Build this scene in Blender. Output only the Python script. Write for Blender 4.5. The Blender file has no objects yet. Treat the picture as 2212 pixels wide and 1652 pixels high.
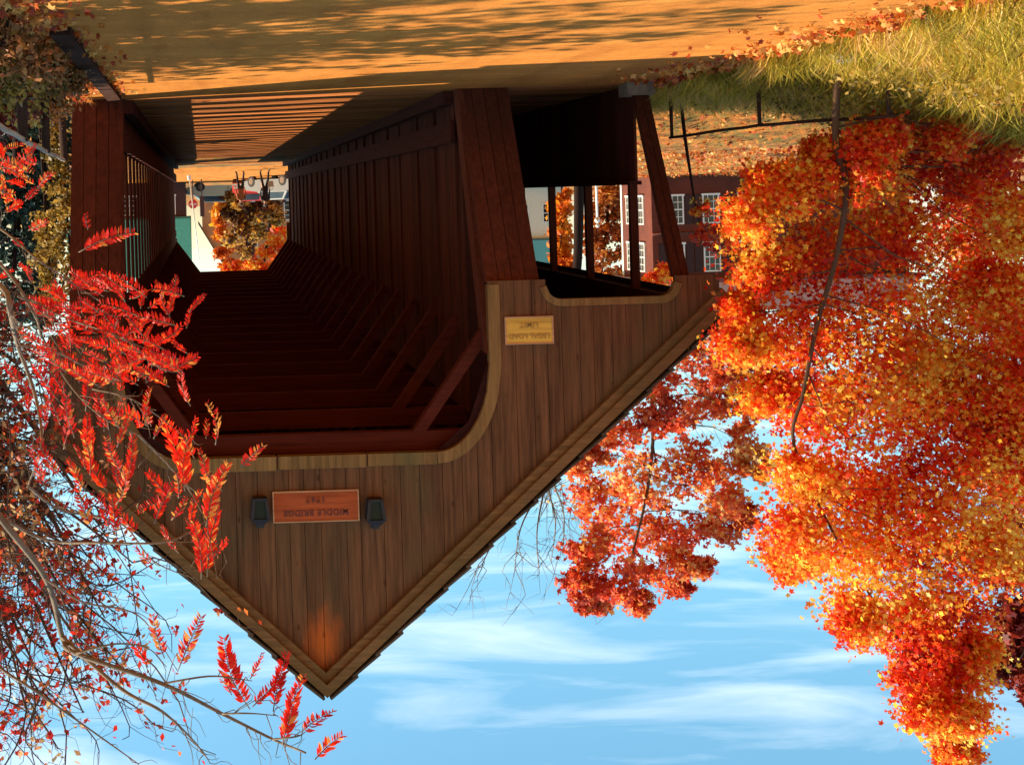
import bpy, math, random
import numpy as np
from mathutils import Vector, Matrix

random.seed(7)
rng = np.random.default_rng(11)
R = math.radians
C = bpy.context.scene.collection
PI = math.pi

# ------------------------------------------------------------------ camera model
EYE = 1.7            # eye height above the road
FPX = 3000.0         # focal length in the 2212-px copy of the photograph
ROLL = R(1.7)
CR, SR = math.cos(ROLL), math.sin(ROLL)


def at(xo, yo, Y):
    """a point Y metres ahead that the photograph (2212 px wide, upside down) shows at xo, yo"""
    a, b = 435.0 - xo, yo - 447.0
    a0, b0 = a * CR + b * SR, -a * SR + b * CR
    return np.array([a0 * Y / FPX, Y, EYE + b0 * Y / FPX])


# ------------------------------------------------------------------ object helpers
ORIG = {}


def tag(o, label=None, cat=None, group=None, kind=None):
    if label: o['label'] = label
    if cat: o['category'] = cat
    if group: o['group'] = group
    if kind: o['kind'] = kind
    return o


def thing(name, label, cat, loc=(0, 0, 0), group=None):
    o = bpy.data.objects.new(name, None)
    o.empty_display_size = 0.3
    o.location = loc
    C.objects.link(o)
    ORIG[o.name] = np.array(loc, float)
    return tag(o, label, cat, group)


def mesh_np(name, V, F):
    V = np.asarray(V, np.float32)
    me = bpy.data.meshes.new(name)
    if isinstance(F, np.ndarray) and F.ndim == 2:
        n, k = F.shape
        me.vertices.add(len(V)); me.vertices.foreach_set('co', V.ravel())
        me.loops.add(n * k); me.loops.foreach_set('vertex_index', F.astype(np.int32).ravel())
        me.polygons.add(n); me.polygons.foreach_set('loop_start', np.arange(0, n * k, k, dtype=np.int32))
        me.update(calc_edges=True); me.validate()
    else:
        me.from_pydata([tuple(map(float, v)) for v in V], [], [tuple(f) for f in F])
        me.update()
    return me


def obj(name, V, F, m, parent=None, loc=None, smooth=False):
    V = np.asarray(V, float).reshape(-1, 3)
    if parent is not None:
        org = ORIG[parent.name]
    else:
        org = np.array(loc if loc is not None else (0, 0, 0), float)
    me = mesh_np(name, V - org, F)
    me.materials.append(m)
    o = bpy.data.objects.new(name, me)
    if parent is not None:
        o.parent = parent
    else:
        o.location = org
    C.objects.link(o)
    ORIG[o.name] = org
    if smooth:
        me.polygons.foreach_set('use_smooth', [True] * len(me.polygons))
    return o


class MB:
    """collects boxes, prisms, tubes as one mesh"""
    def __init__(s): s.V = []; s.F = []; s.n = 0
    def add(s, V, F):
        V = np.asarray(V, float).reshape(-1, 3)
        s.V.append(V); s.F += [tuple(int(i) + s.n for i in f) for f in F]; s.n += len(V)
        return s
    def box(s, x0, x1, y0, y1, z0, z1):
        V = [(x, y, z) for z in (z0, z1) for y in (y0, y1) for x in (x0, x1)]
        return s.add(V, [(0, 2, 3, 1), (4, 5, 7, 6), (0, 1, 5, 4), (2, 6, 7, 3), (0, 4, 6, 2), (1, 3, 7, 5)])
    def hexa(s, bottom, top):
        """two quads (4 pts each, same winding)"""
        return s.add(list(bottom) + list(top), [(3, 2, 1, 0), (4, 5, 6, 7)] + [(i, (i + 1) % 4, 4 + (i + 1) % 4, 4 + i) for i in range(4)])
    def prism(s, pts, d):
        """a polygon (3-D points) extruded by vector d"""
        n = len(pts); P = np.asarray(pts, float); d = np.asarray(d, float)
        F = [tuple(range(n))[::-1], tuple(range(n, 2 * n))] + [(i, (i + 1) % n, n + (i + 1) % n, n + i) for i in range(n)]
        return s.add(np.vstack([P, P + d]), F)
    def bar(s, p, q, w, h, up=(0, 0, 1)):
        p, q = np.asarray(p, float), np.asarray(q, float)
        t = (q - p) / np.linalg.norm(q - p); up = np.asarray(up, float)
        x = np.cross(t, up); x /= np.linalg.norm(x); u = np.cross(x, t)
        c = [(-w / 2, -h / 2), (w / 2, -h / 2), (w / 2, h / 2), (-w / 2, h / 2)]
        return s.hexa([p + x * a + u * b for a, b in c], [q + x * a + u * b for a, b in c])
    def tube(s, P, r, sides=6):
        V, F = tube(P, r, sides)
        return s.add(V, F)
    def build(s, name, m, parent=None, loc=None, smooth=False):
        return obj(name, np.vstack(s.V), s.F, m, parent, loc, smooth)


def tube(P, r, sides=6):
    P = np.asarray(P, float); n = len(P)
    r = np.full(n, r, float) if np.isscalar(r) else np.asarray(r, float)
    T = np.gradient(P, axis=0)
    T /= np.linalg.norm(T, axis=1)[:, None] + 1e-9
    ref = np.array([0.31, 0.87, 0.38])
    A = np.cross(T, ref); A /= np.linalg.norm(A, axis=1)[:, None] + 1e-9
    B = np.cross(T, A)
    th = np.linspace(0, 2 * PI, sides, endpoint=False)
    V = (P[:, None] + r[:, None, None] * (np.cos(th)[None, :, None] * A[:, None] + np.sin(th)[None, :, None] * B[:, None])).reshape(-1, 3)
    F = []
    for i in range(n - 1):
        for j in range(sides):
            k = (j + 1) % sides
            F.append((i * sides + j, i * sides + k, (i + 1) * sides + k, (i + 1) * sides + j))
    F.append(tuple(range(sides))[::-1]); F.append(tuple((n - 1) * sides + j for j in range(sides)))
    return V, F


def curve_pts(P, n=12):
    """Catmull-Rom through the points"""
    P = [np.asarray(p, float) for p in P]
    P = [2 * P[0] - P[1]] + P + [2 * P[-1] - P[-2]]
    out = []
    for i in range(1, len(P) - 2):
        for t in np.linspace(0, 1, n, endpoint=False):
            a, b, c, d = P[i - 1:i + 3]
            out.append(.5 * (2 * b + (c - a) * t + (2 * a - 5 * b + 4 * c - d) * t * t + (-a + 3 * b - 3 * c + d) * t ** 3))
    out.append(P[-2])
    return np.array(out)


# ------------------------------------------------------------------ materials
def new_mat(name):
    m = bpy.data.materials.new(name); m.use_nodes = True
    nt = m.node_tree; b = nt.nodes['Principled BSDF']
    return m, nt, b


def node(nt, typ, **kw):
    n = nt.nodes.new(typ)
    for k, v in kw.items(): setattr(n, k, v)
    return n


def ramp(nt, fac, stops, interp='LINEAR'):
    r = node(nt, 'ShaderNodeValToRGB'); r.color_ramp.interpolation = interp
    el = r.color_ramp.elements
    while len(el) < len(stops): el.new(0.5)
    for e, (p, c) in zip(el, stops): e.position = p; e.color = (*c, 1)
    nt.links.new(fac, r.inputs[0])
    return r.outputs[0]


def noise(nt, scale=(1, 1, 1), s=1.0, detail=4, rough=.6, coord='Object', dist=0.0):
    tc = node(nt, 'ShaderNodeTexCoord'); mp = node(nt, 'ShaderNodeMapping')
    mp.inputs['Scale'].default_value = scale
    nt.links.new(tc.outputs[coord], mp.inputs[0])
    n = node(nt, 'ShaderNodeTexNoise'); n.inputs['Scale'].default_value = s
    n.inputs['Detail'].default_value = detail; n.inputs['Roughness'].default_value = rough
    n.inputs['Distortion'].default_value = dist
    nt.links.new(mp.outputs[0], n.inputs['Vector'])
    return n.outputs['Fac']


def mixc(nt, fac, a, b, mode='MIX'):
    m = node(nt, 'ShaderNodeMix', data_type='RGBA', blend_type=mode)
    if isinstance(fac, (int, float)): m.inputs[0].default_value = fac
    else: nt.links.new(fac, m.inputs[0])
    for i, v in ((6, a), (7, b)):
        if isinstance(v, tuple): m.inputs[i].default_value = (*v, 1)
        else: nt.links.new(v, m.inputs[i])
    return m.outputs[2]


def mul(c, k): return tuple(min(1, x * k) for x in c)


def island_gray(nt, lo, hi):
    g = node(nt, 'ShaderNodeNewGeometry')
    return ramp(nt, g.outputs['Random Per Island'], [(0, (lo,) * 3), (1, (hi,) * 3)])


def bump(nt, bsdf, fac, strength=.3, dist=.01):
    b = node(nt, 'ShaderNodeBump'); b.inputs['Strength'].default_value = strength; b.inputs['Distance'].default_value = dist
    nt.links.new(fac, b.inputs['Height']); nt.links.new(b.outputs[0], bsdf.inputs['Normal'])


def wood(name, col, tint=None, axis='z', lo=.72, hi=1.2, rough=.85, streak=1.0):
    m, nt, b = new_mat(name)
    sc = {'z': (16, 16, .9), 'y': (16, .9, 16), 'x': (.9, 16, 16)}[axis]
    f = noise(nt, sc, 1.0, 6, .7)
    c = ramp(nt, f, [(.25, mul(col, .5)), (.5, col), (.78, mul(col, 1.45))])
    if tint:
        f2 = noise(nt, (.9, .9, .5), 1.0, 3, .6)
        t = node(nt, 'ShaderNodeMapRange'); t.inputs[1].default_value = .45; t.inputs[2].default_value = .7
        nt.links.new(f2, t.inputs[0])
        c = mixc(nt, t.outputs[0], c, tint)
        f3 = noise(nt, sc, 1.7, 4, .6)
        c = mixc(nt, .4, c, ramp(nt, f3, [(.3, (.45,) * 3), (.7, (1.3,) * 3)]), 'MULTIPLY')
    c = mixc(nt, 1.0, c, island_gray(nt, lo, hi), 'MULTIPLY')
    nt.links.new(c, b.inputs['Base Color']); b.inputs['Roughness'].default_value = rough; b.inputs['Specular IOR Level'].default_value = .12
    bump(nt, b, f, .35, .006)
    return m


def plain(name, col, rough=.6, metal=0.0, var=.25, s=8.0):
    m, nt, b = new_mat(name)
    f = noise(nt, (1, 1, 1), s, 5, .65)
    nt.links.new(ramp(nt, f, [(.3, mul(col, 1 - var)), (.7, mul(col, 1 + var))]), b.inputs['Base Color'])
    b.inputs['Roughness'].default_value = rough; b.inputs['Metallic'].default_value = metal
    return m


def leafmat(name, stops, trans=.5, clump=None, clump_scale=.7, rough=.5):
    """leaf colours picked per leaf, shifted by clump; light passes through"""
    m, nt, b = new_mat(name)
    g = node(nt, 'ShaderNodeNewGeometry')
    f = g.outputs['Random Per Island']
    n = noise(nt, (1, 1, 1), clump_scale, 3, .6)
    a = node(nt, 'ShaderNodeMath', operation='MULTIPLY_ADD'); nt.links.new(n, a.inputs[0]); a.inputs[1].default_value = 2.3; a.inputs[2].default_value = -1.15
    k = node(nt, 'ShaderNodeMath', operation='MULTIPLY_ADD'); nt.links.new(f, k.inputs[0]); k.inputs[1].default_value = .74; k.inputs[2].default_value = .19
    s = node(nt, 'ShaderNodeMath', operation='ADD', use_clamp=True); nt.links.new(a.outputs[0], s.inputs[0]); nt.links.new(k.outputs[0], s.inputs[1])
    c = ramp(nt, s.outputs[0], stops)
    nt.links.new(c, b.inputs['Base Color']); b.inputs['Roughness'].default_value = rough
    b.inputs['Specular IOR Level'].default_value = .35
    t = node(nt, 'ShaderNodeBsdfTranslucent'); nt.links.new(c, t.inputs[0])
    mx = node(nt, 'ShaderNodeMixShader'); mx.inputs[0].default_value = trans
    nt.links.new(b.outputs[0], mx.inputs[1]); nt.links.new(t.outputs[0], mx.inputs[2])
    nt.links.new(mx.outputs[0], nt.nodes['Material Output'].inputs[0])
    return m


M = {}
M['gable'] = wood('weathered_gable_boards', (.18, .076, .033), tint=(.15, .093, .039), lo=.92, hi=1.06)


def weather(m, apex):
    """knots, rain streaks, nail heads, and an orange patch right under the peak"""
    nt = m.node_tree; b = nt.nodes['Principled BSDF']
    c = b.inputs['Base Color'].links[0].from_socket
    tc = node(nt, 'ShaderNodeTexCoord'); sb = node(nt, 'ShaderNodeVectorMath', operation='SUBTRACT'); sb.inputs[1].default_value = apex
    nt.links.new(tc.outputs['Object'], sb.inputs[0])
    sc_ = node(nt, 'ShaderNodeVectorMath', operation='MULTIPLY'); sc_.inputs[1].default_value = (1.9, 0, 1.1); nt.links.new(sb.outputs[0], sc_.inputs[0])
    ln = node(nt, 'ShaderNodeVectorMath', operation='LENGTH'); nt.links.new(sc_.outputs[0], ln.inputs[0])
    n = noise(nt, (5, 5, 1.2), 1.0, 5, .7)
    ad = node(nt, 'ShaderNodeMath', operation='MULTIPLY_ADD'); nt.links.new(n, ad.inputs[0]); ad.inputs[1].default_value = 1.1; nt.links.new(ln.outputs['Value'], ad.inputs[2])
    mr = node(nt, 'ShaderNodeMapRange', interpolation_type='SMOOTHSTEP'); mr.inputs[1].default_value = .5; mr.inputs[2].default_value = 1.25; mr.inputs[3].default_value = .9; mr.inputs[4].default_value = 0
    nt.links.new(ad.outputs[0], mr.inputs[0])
    c = mixc(nt, mr.outputs[0], c, (.62, .13, .02))  # orange patch, strongest at the apex point, fading out raggedly
    vo = node(nt, 'ShaderNodeTexVoronoi'); vo.inputs['Scale'].default_value = 1.0
    mp = node(nt, 'ShaderNodeMapping'); mp.inputs['Scale'].default_value = (4.2, .01, 2.1); nt.links.new(tc.outputs['Object'], mp.inputs[0]); nt.links.new(mp.outputs[0], vo.inputs['Vector'])
    c = mixc(nt, .55, c, ramp(nt, vo.outputs['Distance'], [(.05, (.25, .2, .17)), (.085, (.55, .5, .45)), (.13, (1, 1, 1))]), 'MULTIPLY')
    st = noise(nt, (7, 1, .35), 1.0, 5, .65)
    c = mixc(nt, .5, c, ramp(nt, st, [(.36, (.55, .52, .5)), (.5, (1, 1, 1)), (.66, (1.25, 1.12, 1.0))]), 'MULTIPLY')
    nt.links.new(c, b.inputs['Base Color'])


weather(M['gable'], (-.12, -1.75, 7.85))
M['trim'] = wood('weathered_trim', (.29, .15, .05), axis='z', tint=(.20, .15, .055), lo=.8, hi=1.1)
M['barge'] = wood('barge_wood', (.235, .115, .042), axis='x', tint=(.16, .095, .036), lo=.9, hi=1.1)
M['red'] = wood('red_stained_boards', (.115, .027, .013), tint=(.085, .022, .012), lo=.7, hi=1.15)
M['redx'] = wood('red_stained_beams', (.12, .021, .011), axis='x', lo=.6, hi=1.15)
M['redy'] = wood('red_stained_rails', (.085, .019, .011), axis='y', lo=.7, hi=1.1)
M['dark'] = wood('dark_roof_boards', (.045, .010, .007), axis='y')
M['deck'] = wood('deck_planks', (.38, .125, .034), axis='x', lo=.7, hi=1.25)
M['shingle'] = wood('roof_shingles', (.11, .075, .05), axis='x')
M['sign'] = wood('sign_board', (.50, .10, .03), axis='x', lo=.95, hi=1.0)
M['signyellow'] = wood('yellow_sign_paint', (.85, .46, .08), axis='x', lo=.98, hi=1.0)
M['signframe'] = wood('sign_frame', (.55, .28, .14), axis='x')
M['letterdark'] = plain('dark_lettering', (.17, .03, .012), .7)
M['letterbrown'] = plain('brown_lettering', (.52, .25, .04), .7)
M['letterwhite'] = plain('white_lettering', (.8, .8, .78), .6, var=.03)
M['iron'] = plain('black_iron', (.022, .011, .011), .6, .0)
M['bark'] = wood('brown_bark', (.10, .055, .035), lo=.8, hi=1.1)
M['barkgrey'] = wood('grey_bark', (.20, .15, .11), lo=.8, hi=1.1)
M['barkdark'] = wood('dark_bark', (.032, .016, .012), lo=.8, hi=1.1)
M['fence'] = wood('fence_wood', (.05, .022, .014), axis='y')
M['palefence'] = wood('pale_fence_wood', (.42, .33, .25), axis='y')
M['stone'] = plain('pale_stone', (.42, .38, .30), .9, var=.4, s=12)
M['shutter'] = plain('dark_shutter', (.035, .010, .007), .8)
M['white'] = plain('white_paint', (.78, .76, .68), .5, var=.06)
M['concrete'] = plain('concrete', (.22, .15, .10), .9, var=.3)


def brick_mat(name, c1, c2, mortar, scale=4.0):
    m, nt, b = new_mat(name)
    tc = node(nt, 'ShaderNodeTexCoord')
    sp = node(nt, 'ShaderNodeSeparateXYZ'); nt.links.new(tc.outputs['Object'], sp.inputs[0])
    ad = node(nt, 'ShaderNodeMath', operation='ADD'); nt.links.new(sp.outputs[0], ad.inputs[0]); nt.links.new(sp.outputs[1], ad.inputs[1])
    cb = node(nt, 'ShaderNodeCombineXYZ'); nt.links.new(ad.outputs[0], cb.inputs[0]); nt.links.new(sp.outputs[2], cb.inputs[1])
    br = node(nt, 'ShaderNodeTexBrick'); nt.links.new(cb.outputs[0], br.inputs['Vector'])
    br.inputs['Color1'].default_value = (*c1, 1); br.inputs['Color2'].default_value = (*c2, 1); br.inputs['Mortar'].default_value = (*mortar, 1)
    br.inputs['Scale'].default_value = scale; br.inputs['Mortar Size'].default_value = .015
    f = noise(nt, (1, 1, 1), .8, 4, .6)
    c = mixc(nt, 1, br.outputs[0], ramp(nt, f, [(.3, (.7,) * 3), (.7, (1.2,) * 3)]), 'MULTIPLY')
    nt.links.new(c, b.inputs['Base Color']); b.inputs['Roughness'].default_value = .9
    return m


M['brick'] = brick_mat('red_brick', (.15, .024, .009), (.11, .018, .007), (.11, .045, .022))
M['tanwall'] = brick_mat('tan_brick', (.55, .25, .09), (.46, .19, .07), (.45, .3, .18))


def glass_mat(name, col=(.02, .018, .016)):
    m, nt, b = new_mat(name)
    f = noise(nt, (1, 1, 1), 1.2, 2, .5)
    nt.links.new(ramp(nt, f, [(.3, mul(col, .6)), (.7, mul(col, 1.6))]), b.inputs['Base Color'])
    b.inputs['Roughness'].default_value = .08
    return m


M['glass'] = glass_mat('window_glass')

FIRE = [(0, (.44, .014, .012)), (.20, (.84, .040, .014)), (.42, (.95, .10, .018)), (.60, (.96, .28, .03)), (.78, (.97, .54, .045)), (1, (.98, .76, .13))]
M['maple'] = leafmat('maple_leaves', FIRE, .64, clump_scale=.55, rough=.38)
M['redleaf'] = leafmat('red_tree_leaves', [(0, (.34, .03, .02)), (.3, (.74, .075, .03)), (.6, (.90, .19, .05)), (.85, (.93, .38, .08)), (1, (.95, .65, .25))], .55, clump_scale=.25)
M['brownleaf'] = leafmat('russet_leaves', [(0, (.22, .04, .012)), (.5, (.5, .12, .02)), (1, (.7, .32, .05))], .4, clump_scale=.4)
M['maroonleaf'] = leafmat('maroon_leaves', [(0, (.10, .01, .01)), (.5, (.24, .02, .015)), (1, (.42, .06, .02))], .35, clump_scale=.4)
M['orangeleaf'] = leafmat('orange_leaves', [(0, (.5, .06, .01)), (.4, (.8, .20, .015)), (.8, (.9, .42, .03)), (1, (.9, .6, .08))], .5, clump_scale=.3)
M['sumac'] = leafmat('sumac_leaflets', [(0, (.24, .012, .010)), (.28, (.60, .014, .010)), (.62, (.90, .022, .010)), (.93, (.92, .08, .014)), (1, (.95, .40, .08))], .5, clump_scale=.8)
M['olive'] = leafmat('olive_yellow_leaves', [(0, (.07, .06, .012)), (.4, (.22, .15, .03)), (.75, (.48, .30, .05)), (1, (.62, .42, .12))], .4, clump_scale=1.0)
M['rust'] = leafmat('rusty_weeds', [(0, (.10, .05, .012)), (.35, (.26, .13, .03)), (.7, (.45, .14, .04)), (1, (.6, .36, .14))], .35, clump_scale=1.2)
M['darkleaf'] = leafmat('dark_leaves', [(0, (.04, .014, .01)), (.42, (.14, .045, .015)), (.62, (.5, .24, .03)), (.8, (.8, .42, .06)), (1, (.92, .68, .2))], .4, clump_scale=.6)
M['teal'] = leafmat('blue_green_needles', [(0, (.012, .03, .022)), (1, (.05, .09, .06))], .15, clump_scale=.8)
M['grass'] = leafmat('autumn_grass', [(0, (.14, .075, .012)), (.3, (.25, .21, .020)), (.55, (.42, .36, .035)), (.8, (.70, .50, .05)), (1, (.82, .5, .18))], .35, clump_scale=1.0)
M['litter'] = leafmat('fallen_leaf_litter', [(0, (.22, .03, .012)), (.35, (.5, .07, .02)), (.6, (.68, .2, .03)), (1, (.78, .45, .12))], .25, clump_scale=.8)
M['berry'] = leafmat('small_red_leaves', [(0, (.25, .012, .012)), (.5, (.62, .03, .02)), (.8, (.72, .2, .05)), (1, (.6, .42, .2))], .4, clump_scale=1.0)


# ------------------------------------------------------------------ foliage
def star_leaf():
    """a five-lobed leaf outline, slightly cupped"""
    pts = []
    for i in range(5):
        a = PI / 2 + i * 2 * PI / 5
        r = 1.0 if i == 0 else (.92 if i in (1, 4) else .7)
        pts.append((r * math.cos(a), r * math.sin(a), -.18 * r))
        a2 = a + PI / 5
        pts.append((.46 * math.cos(a2), .46 * math.sin(a2), .08))
    return np.array(pts)


def kite_leaf():
    return np.array([(0, -1, 0), (.55, -.1, .12), (0, 1, -.1), (-.55, -.1, .12)], float)


def rand_rot(n, tilt=None, bias=None):
    """n rotation matrices; bias pulls the leaf normal towards a direction"""
    nrm = rng.normal(size=(n, 3))
    if bias is not None: nrm += np.asarray(bias)[None]
    nrm /= np.linalg.norm(nrm, axis=1)[:, None]
    t = rng.normal(size=(n, 3)); t -= (t * nrm).sum(1)[:, None] * nrm
    t /= np.linalg.norm(t, axis=1)[:, None]
    b = np.cross(nrm, t)
    return np.stack([t, b, nrm], axis=2)


def leaves(P, size, template, bias=(0, -.5, .7), var=.55):
    n = len(P); k = len(template)
    Rm = rand_rot(n, bias=bias)
    s = size * (1 + var * rng.uniform(-1, 1, n))
    V = (P[:, None, :] + s[:, None, None] * np.einsum('nij,kj->nki', Rm, template)).reshape(-1, 3)
    F = (np.arange(n)[:, None] * k + np.arange(k)[None]).astype(np.int32)
    return V, F


def blob_points(blobs, per, clump=16, sig=.22, squash=1.0, fill=.55):
    """leaf points gathered in clumps inside balls; returns points and clump centres per blob"""
    P, CL = [], []
    for (c, r) in blobs:
        n = max(3, int(clump))
        d = rng.normal(size=(n, 3)); d /= np.linalg.norm(d, axis=1)[:, None]
        rad = r * (fill + (1 - fill) * rng.uniform(0, 1, n) ** .5) * rng.uniform(.55, 1.0, n)
        cc = np.asarray(c) + d * rad[:, None] * np.array([1, 1, squash])
        CL.append(cc)
        m = max(1, int(per * (r / .55) ** 0 / n))
        w = np.maximum(1, rng.poisson(m, n))
        for q, k in zip(cc, w):
            s = r * sig * rng.uniform(.6, 1.3)
            P.append(q + rng.normal(size=(k, 3)) * s * np.array([1.15, 1.15, .75]))
    return np.vstack(P), CL


def px_blobs(L, Y, spread=.5):
    out = []
    for (x, y, r) in L:
        rr = r * Y / FPX
        yy = Y + rng.uniform(-1, 1) * spread
        out.append((at(x, y, yy), rr))
    return out


def limb(mb, p, q, r0, r1, wob=.12, n=6, sides=5):
    p, q = np.asarray(p, float), np.asarray(q, float)
    L = np.linalg.norm(q - p)
    t = np.linspace(0, 1, n)[:, None]
    P = p + (q - p) * t
    v1, v2 = rng.normal(size=(2, 3)) * L * wob
    P += np.sin(t * PI) * v1 * .8 + np.sin(t * 2 * PI) * v2 * .45
    P[:, 2] += (np.sin(t[:, 0] * PI) * L * .06)
    mb.tube(P, np.linspace(r0, r1, n), sides)
    return P


def make_tree(name, label, cat, base, trunk_pts, trunk_r, blobs, leafm, barkm, per=500, leaf=.1, tmpl=None, clump=16,
              sig=.24, group=None, twigs=True, bias=(0, -.5, .7), fill=.5, twig_share=1.0, limb_r=.35, open_front=False):
    t = thing(name, label, cat, base, group)
    tb = MB()
    P = curve_pts([base] + trunk_pts, 6)
    tb.tube(P, np.linspace(trunk_r, trunk_r * .3, len(P)), 9)
    tr = tb.build('trunk', barkm, t, smooth=True)
    pts, CL = blob_points(blobs, per, clump, sig, fill=fill)
    lb = MB(); nb = 0; few = len(blobs) <= 16
    if twigs:
        H = np.array(P)
        for (c, r), cc in zip(blobs, CL):
            d = np.linalg.norm(H - c, axis=1) + .9 * np.maximum(0, H[:, 2] - c[2] + .2 * r)
            i = int(np.argmin(d)); i = max(1, min(i, len(H) - 1))
            r0 = trunk_r * limb_r * (1 - .6 * i / len(H))
            main = MB() if few else lb
            LP = limb(main, H[i], c, r0, r0 * .35, .14); nb += 1
            if few: main.build('limb', barkm, t, smooth=True)
            for q in cc:
                if rng.uniform() > twig_share: continue
                k = rng.integers(2, 6)
                limb(lb, LP[k], q, r0 * .33, r0 * .10, .16, 4, 3); nb += 1
        if lb.V: lb.build('twigs' if few else 'limbs', barkm, t, smooth=True)
    if open_front:                                        # the crown is thin on the road side of the trunk
        H = np.array(P[:int(len(P) * .80)])
        d = np.min(np.hypot(pts[:, None, 0] - H[None, :, 0] * (pts[:, None, 1] / H[None, :, 1]), (pts[:, None, 2] - EYE) - (H[None, :, 2] - EYE) * (pts[:, None, 1] / H[None, :, 1])), axis=1)
        pts = pts[~((d < .10) & (pts[:, 1] < np.mean(H[:, 1])) & (rng.uniform(size=len(pts)) < .72))]
    V, F = leaves(pts, leaf, tmpl if tmpl is not None else kite_leaf(), bias)
    obj('crown', V, F, leafm, t)
    return t


# ------------------------------------------------------------------ terrain
def sst(a, b, x):
    t = np.clip((x - a) / (b - a), 0, 1); return t * t * (3 - 2 * t)


def hnoise(x, y):
    return (.05 * np.sin(x * 1.3 + y * .7) + .04 * np.sin(x * .6 - y * 1.1 + 1) + .03 * np.sin(x * 2.9 + y * 2.3 + 2)) 


def height(x, y):
    x = np.asarray(x, float); y = np.asarray(y, float)
    left = sst(-7.0, -10.5, x)
    right = sst(1.8, 4.5, x)
    h = np.zeros_like(x + y)
    h = h + left * (1.0 * (1 - sst(17.5, 24, y)) + hnoise(x, y) * (.6 + .4 * left))
    h = h + right * (.15 + hnoise(x, y)) * (1 - sst(18, 22, y))
    h = h + sst(60, 80, y) * sst(-9, -20, x) * .85
    h = h + 1.25 * sst(97, 117, y) * sst(-26, -16, x) * (1 - sst(4, 9, x))
    ch = sst(25.5, 31, y) * (1 - sst(49, 56, y))
    near_right = sst(1.9, 3.2, x) * sst(20.5, 25, y) * (1 - sst(49, 56, y))
    h = h - 2.6 * np.maximum(ch, near_right * .9)
    h = h - .30 * sst(54, 62, y) * (1 - sst(64.5, 69, y)) * (1 - sst(3, 9, np.abs(x + 1.4)))
    return h


def grid_mesh(xs, ys, zf):
    X, Yg = np.meshgrid(xs, ys)
    Z = zf(X, Yg)
    V = np.stack([X, Yg, Z], -1).reshape(-1, 3)
    nx, ny = len(xs), len(ys)
    i = np.arange(nx - 1)[None] + nx * np.arange(ny - 1)[:, None]
    F = np.stack([i, i + 1, i + nx + 1, i + nx], -1).reshape(-1, 4)
    return V, F


def ground_mat():
    m, nt, b = new_mat('leaf_strewn_ground')
    f1 = noise(nt, (1, 1, 1), 1.4, 6, .7); f2 = noise(nt, (1, 1, 1), 16, 5, .75); f3 = noise(nt, (1, 1, 1), .25, 3, .5)
    f4 = noise(nt, (.55, 2.6, 1), 1.0, 6, .75)
    c = ramp(nt, f2, [(.3, (.16, .045, .012)), (.45, (.42, .13, .02)), (.58, (.62, .24, .03)), (.72, (.75, .42, .08))])
    g = ramp(nt, f2, [(.3, (.08, .06, .015)), (.5, (.18, .14, .025)), (.7, (.36, .27, .05))])
    k = node(nt, 'ShaderNodeMapRange'); k.inputs[1].default_value = .42; k.inputs[2].default_value = .6; nt.links.new(f1, k.inputs[0])
    c = mixc(nt, k.outputs[0], c, g)
    c = mixc(nt, .6, c, ramp(nt, f3, [(.35, (.75, .7, .65)), (.65, (1.1, 1.05, 1))]), 'MULTIPLY')
    c = mixc(nt, .8, c, ramp(nt, f4, [(.38, (.30, .24, .20)), (.5, (.85, .8, .75)), (.62, (1.25, 1.15, 1.0))]), 'MULTIPLY')
    nt.links.new(c, b.inputs['Base Color']); b.inputs['Roughness'].default_value = .95
    bump(nt, b, f2, .8, .05)
    return m


def road_mat():
    m, nt, b = new_mat('sandy_road')
    f1 = noise(nt, (.5, 1.6, 1), 1.0, 5, .6); f2 = noise(nt, (1, 1, 1), 45, 4, .7); f3 = noise(nt, (1, 1, 1), 5, 5, .7)
    c = ramp(nt, f1, [(.3, (.46, .168, .034)), (.55, (.54, .208, .042)), (.75, (.60, .245, .055))])
    c = mixc(nt, .7, c, ramp(nt, f2, [(.35, (.72,) * 3), (.65, (1.12,) * 3)]), 'MULTIPLY')
    c = mixc(nt, .5, c, ramp(nt, f3, [(.35, (.75, .72, .7)), (.6, (1.05,) * 3)]), 'MULTIPLY')
    f5 = noise(nt, (1.6, .22, 1), 1.0, 4, .6); vg = node(nt, 'ShaderNodeTexVoronoi'); vg.inputs['Scale'].default_value = 16
    tcg = node(nt, 'ShaderNodeTexCoord'); nt.links.new(tcg.outputs['Object'], vg.inputs['Vector'])
    c = mixc(nt, .7, c, ramp(nt, f5, [(.35, (.74, .68, .64)), (.5, (1, 1, 1)), (.65, (1.14, 1.1, 1.05))]), 'MULTIPLY')
    c = mixc(nt, .5, c, ramp(nt, vg.outputs['Distance'], [(.08, (.45, .40, .38)), (.2, (1, 1, 1)), (.7, (1.05, 1.03, 1))]), 'MULTIPLY')
    nt.links.new(c, b.inputs['Base Color']); b.inputs['Roughness'].default_value = 1; b.inputs['Specular IOR Level'].default_value = .1
    bump(nt, b, f2, .6, .02)
    return m


M['ground'] = ground_mat(); M['road'] = road_mat()

ys = np.concatenate([np.arange(-30, 6, 3), np.arange(6, 30, .4), np.arange(30, 60, 1.0), np.arange(60, 160, 4), np.arange(160, 1500, 90)])
xs = np.concatenate([np.arange(-900, -100, 80), np.arange(-100, -22, 3), np.arange(-22, 8, .4), np.arange(8, 60, 3), np.arange(60, 900, 80)])
V, F = grid_mesh(xs, ys, lambda x, y: height(x, y) - .02)
tag(obj('ground', V, F, M['ground'], smooth=True), kind='structure')

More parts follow.
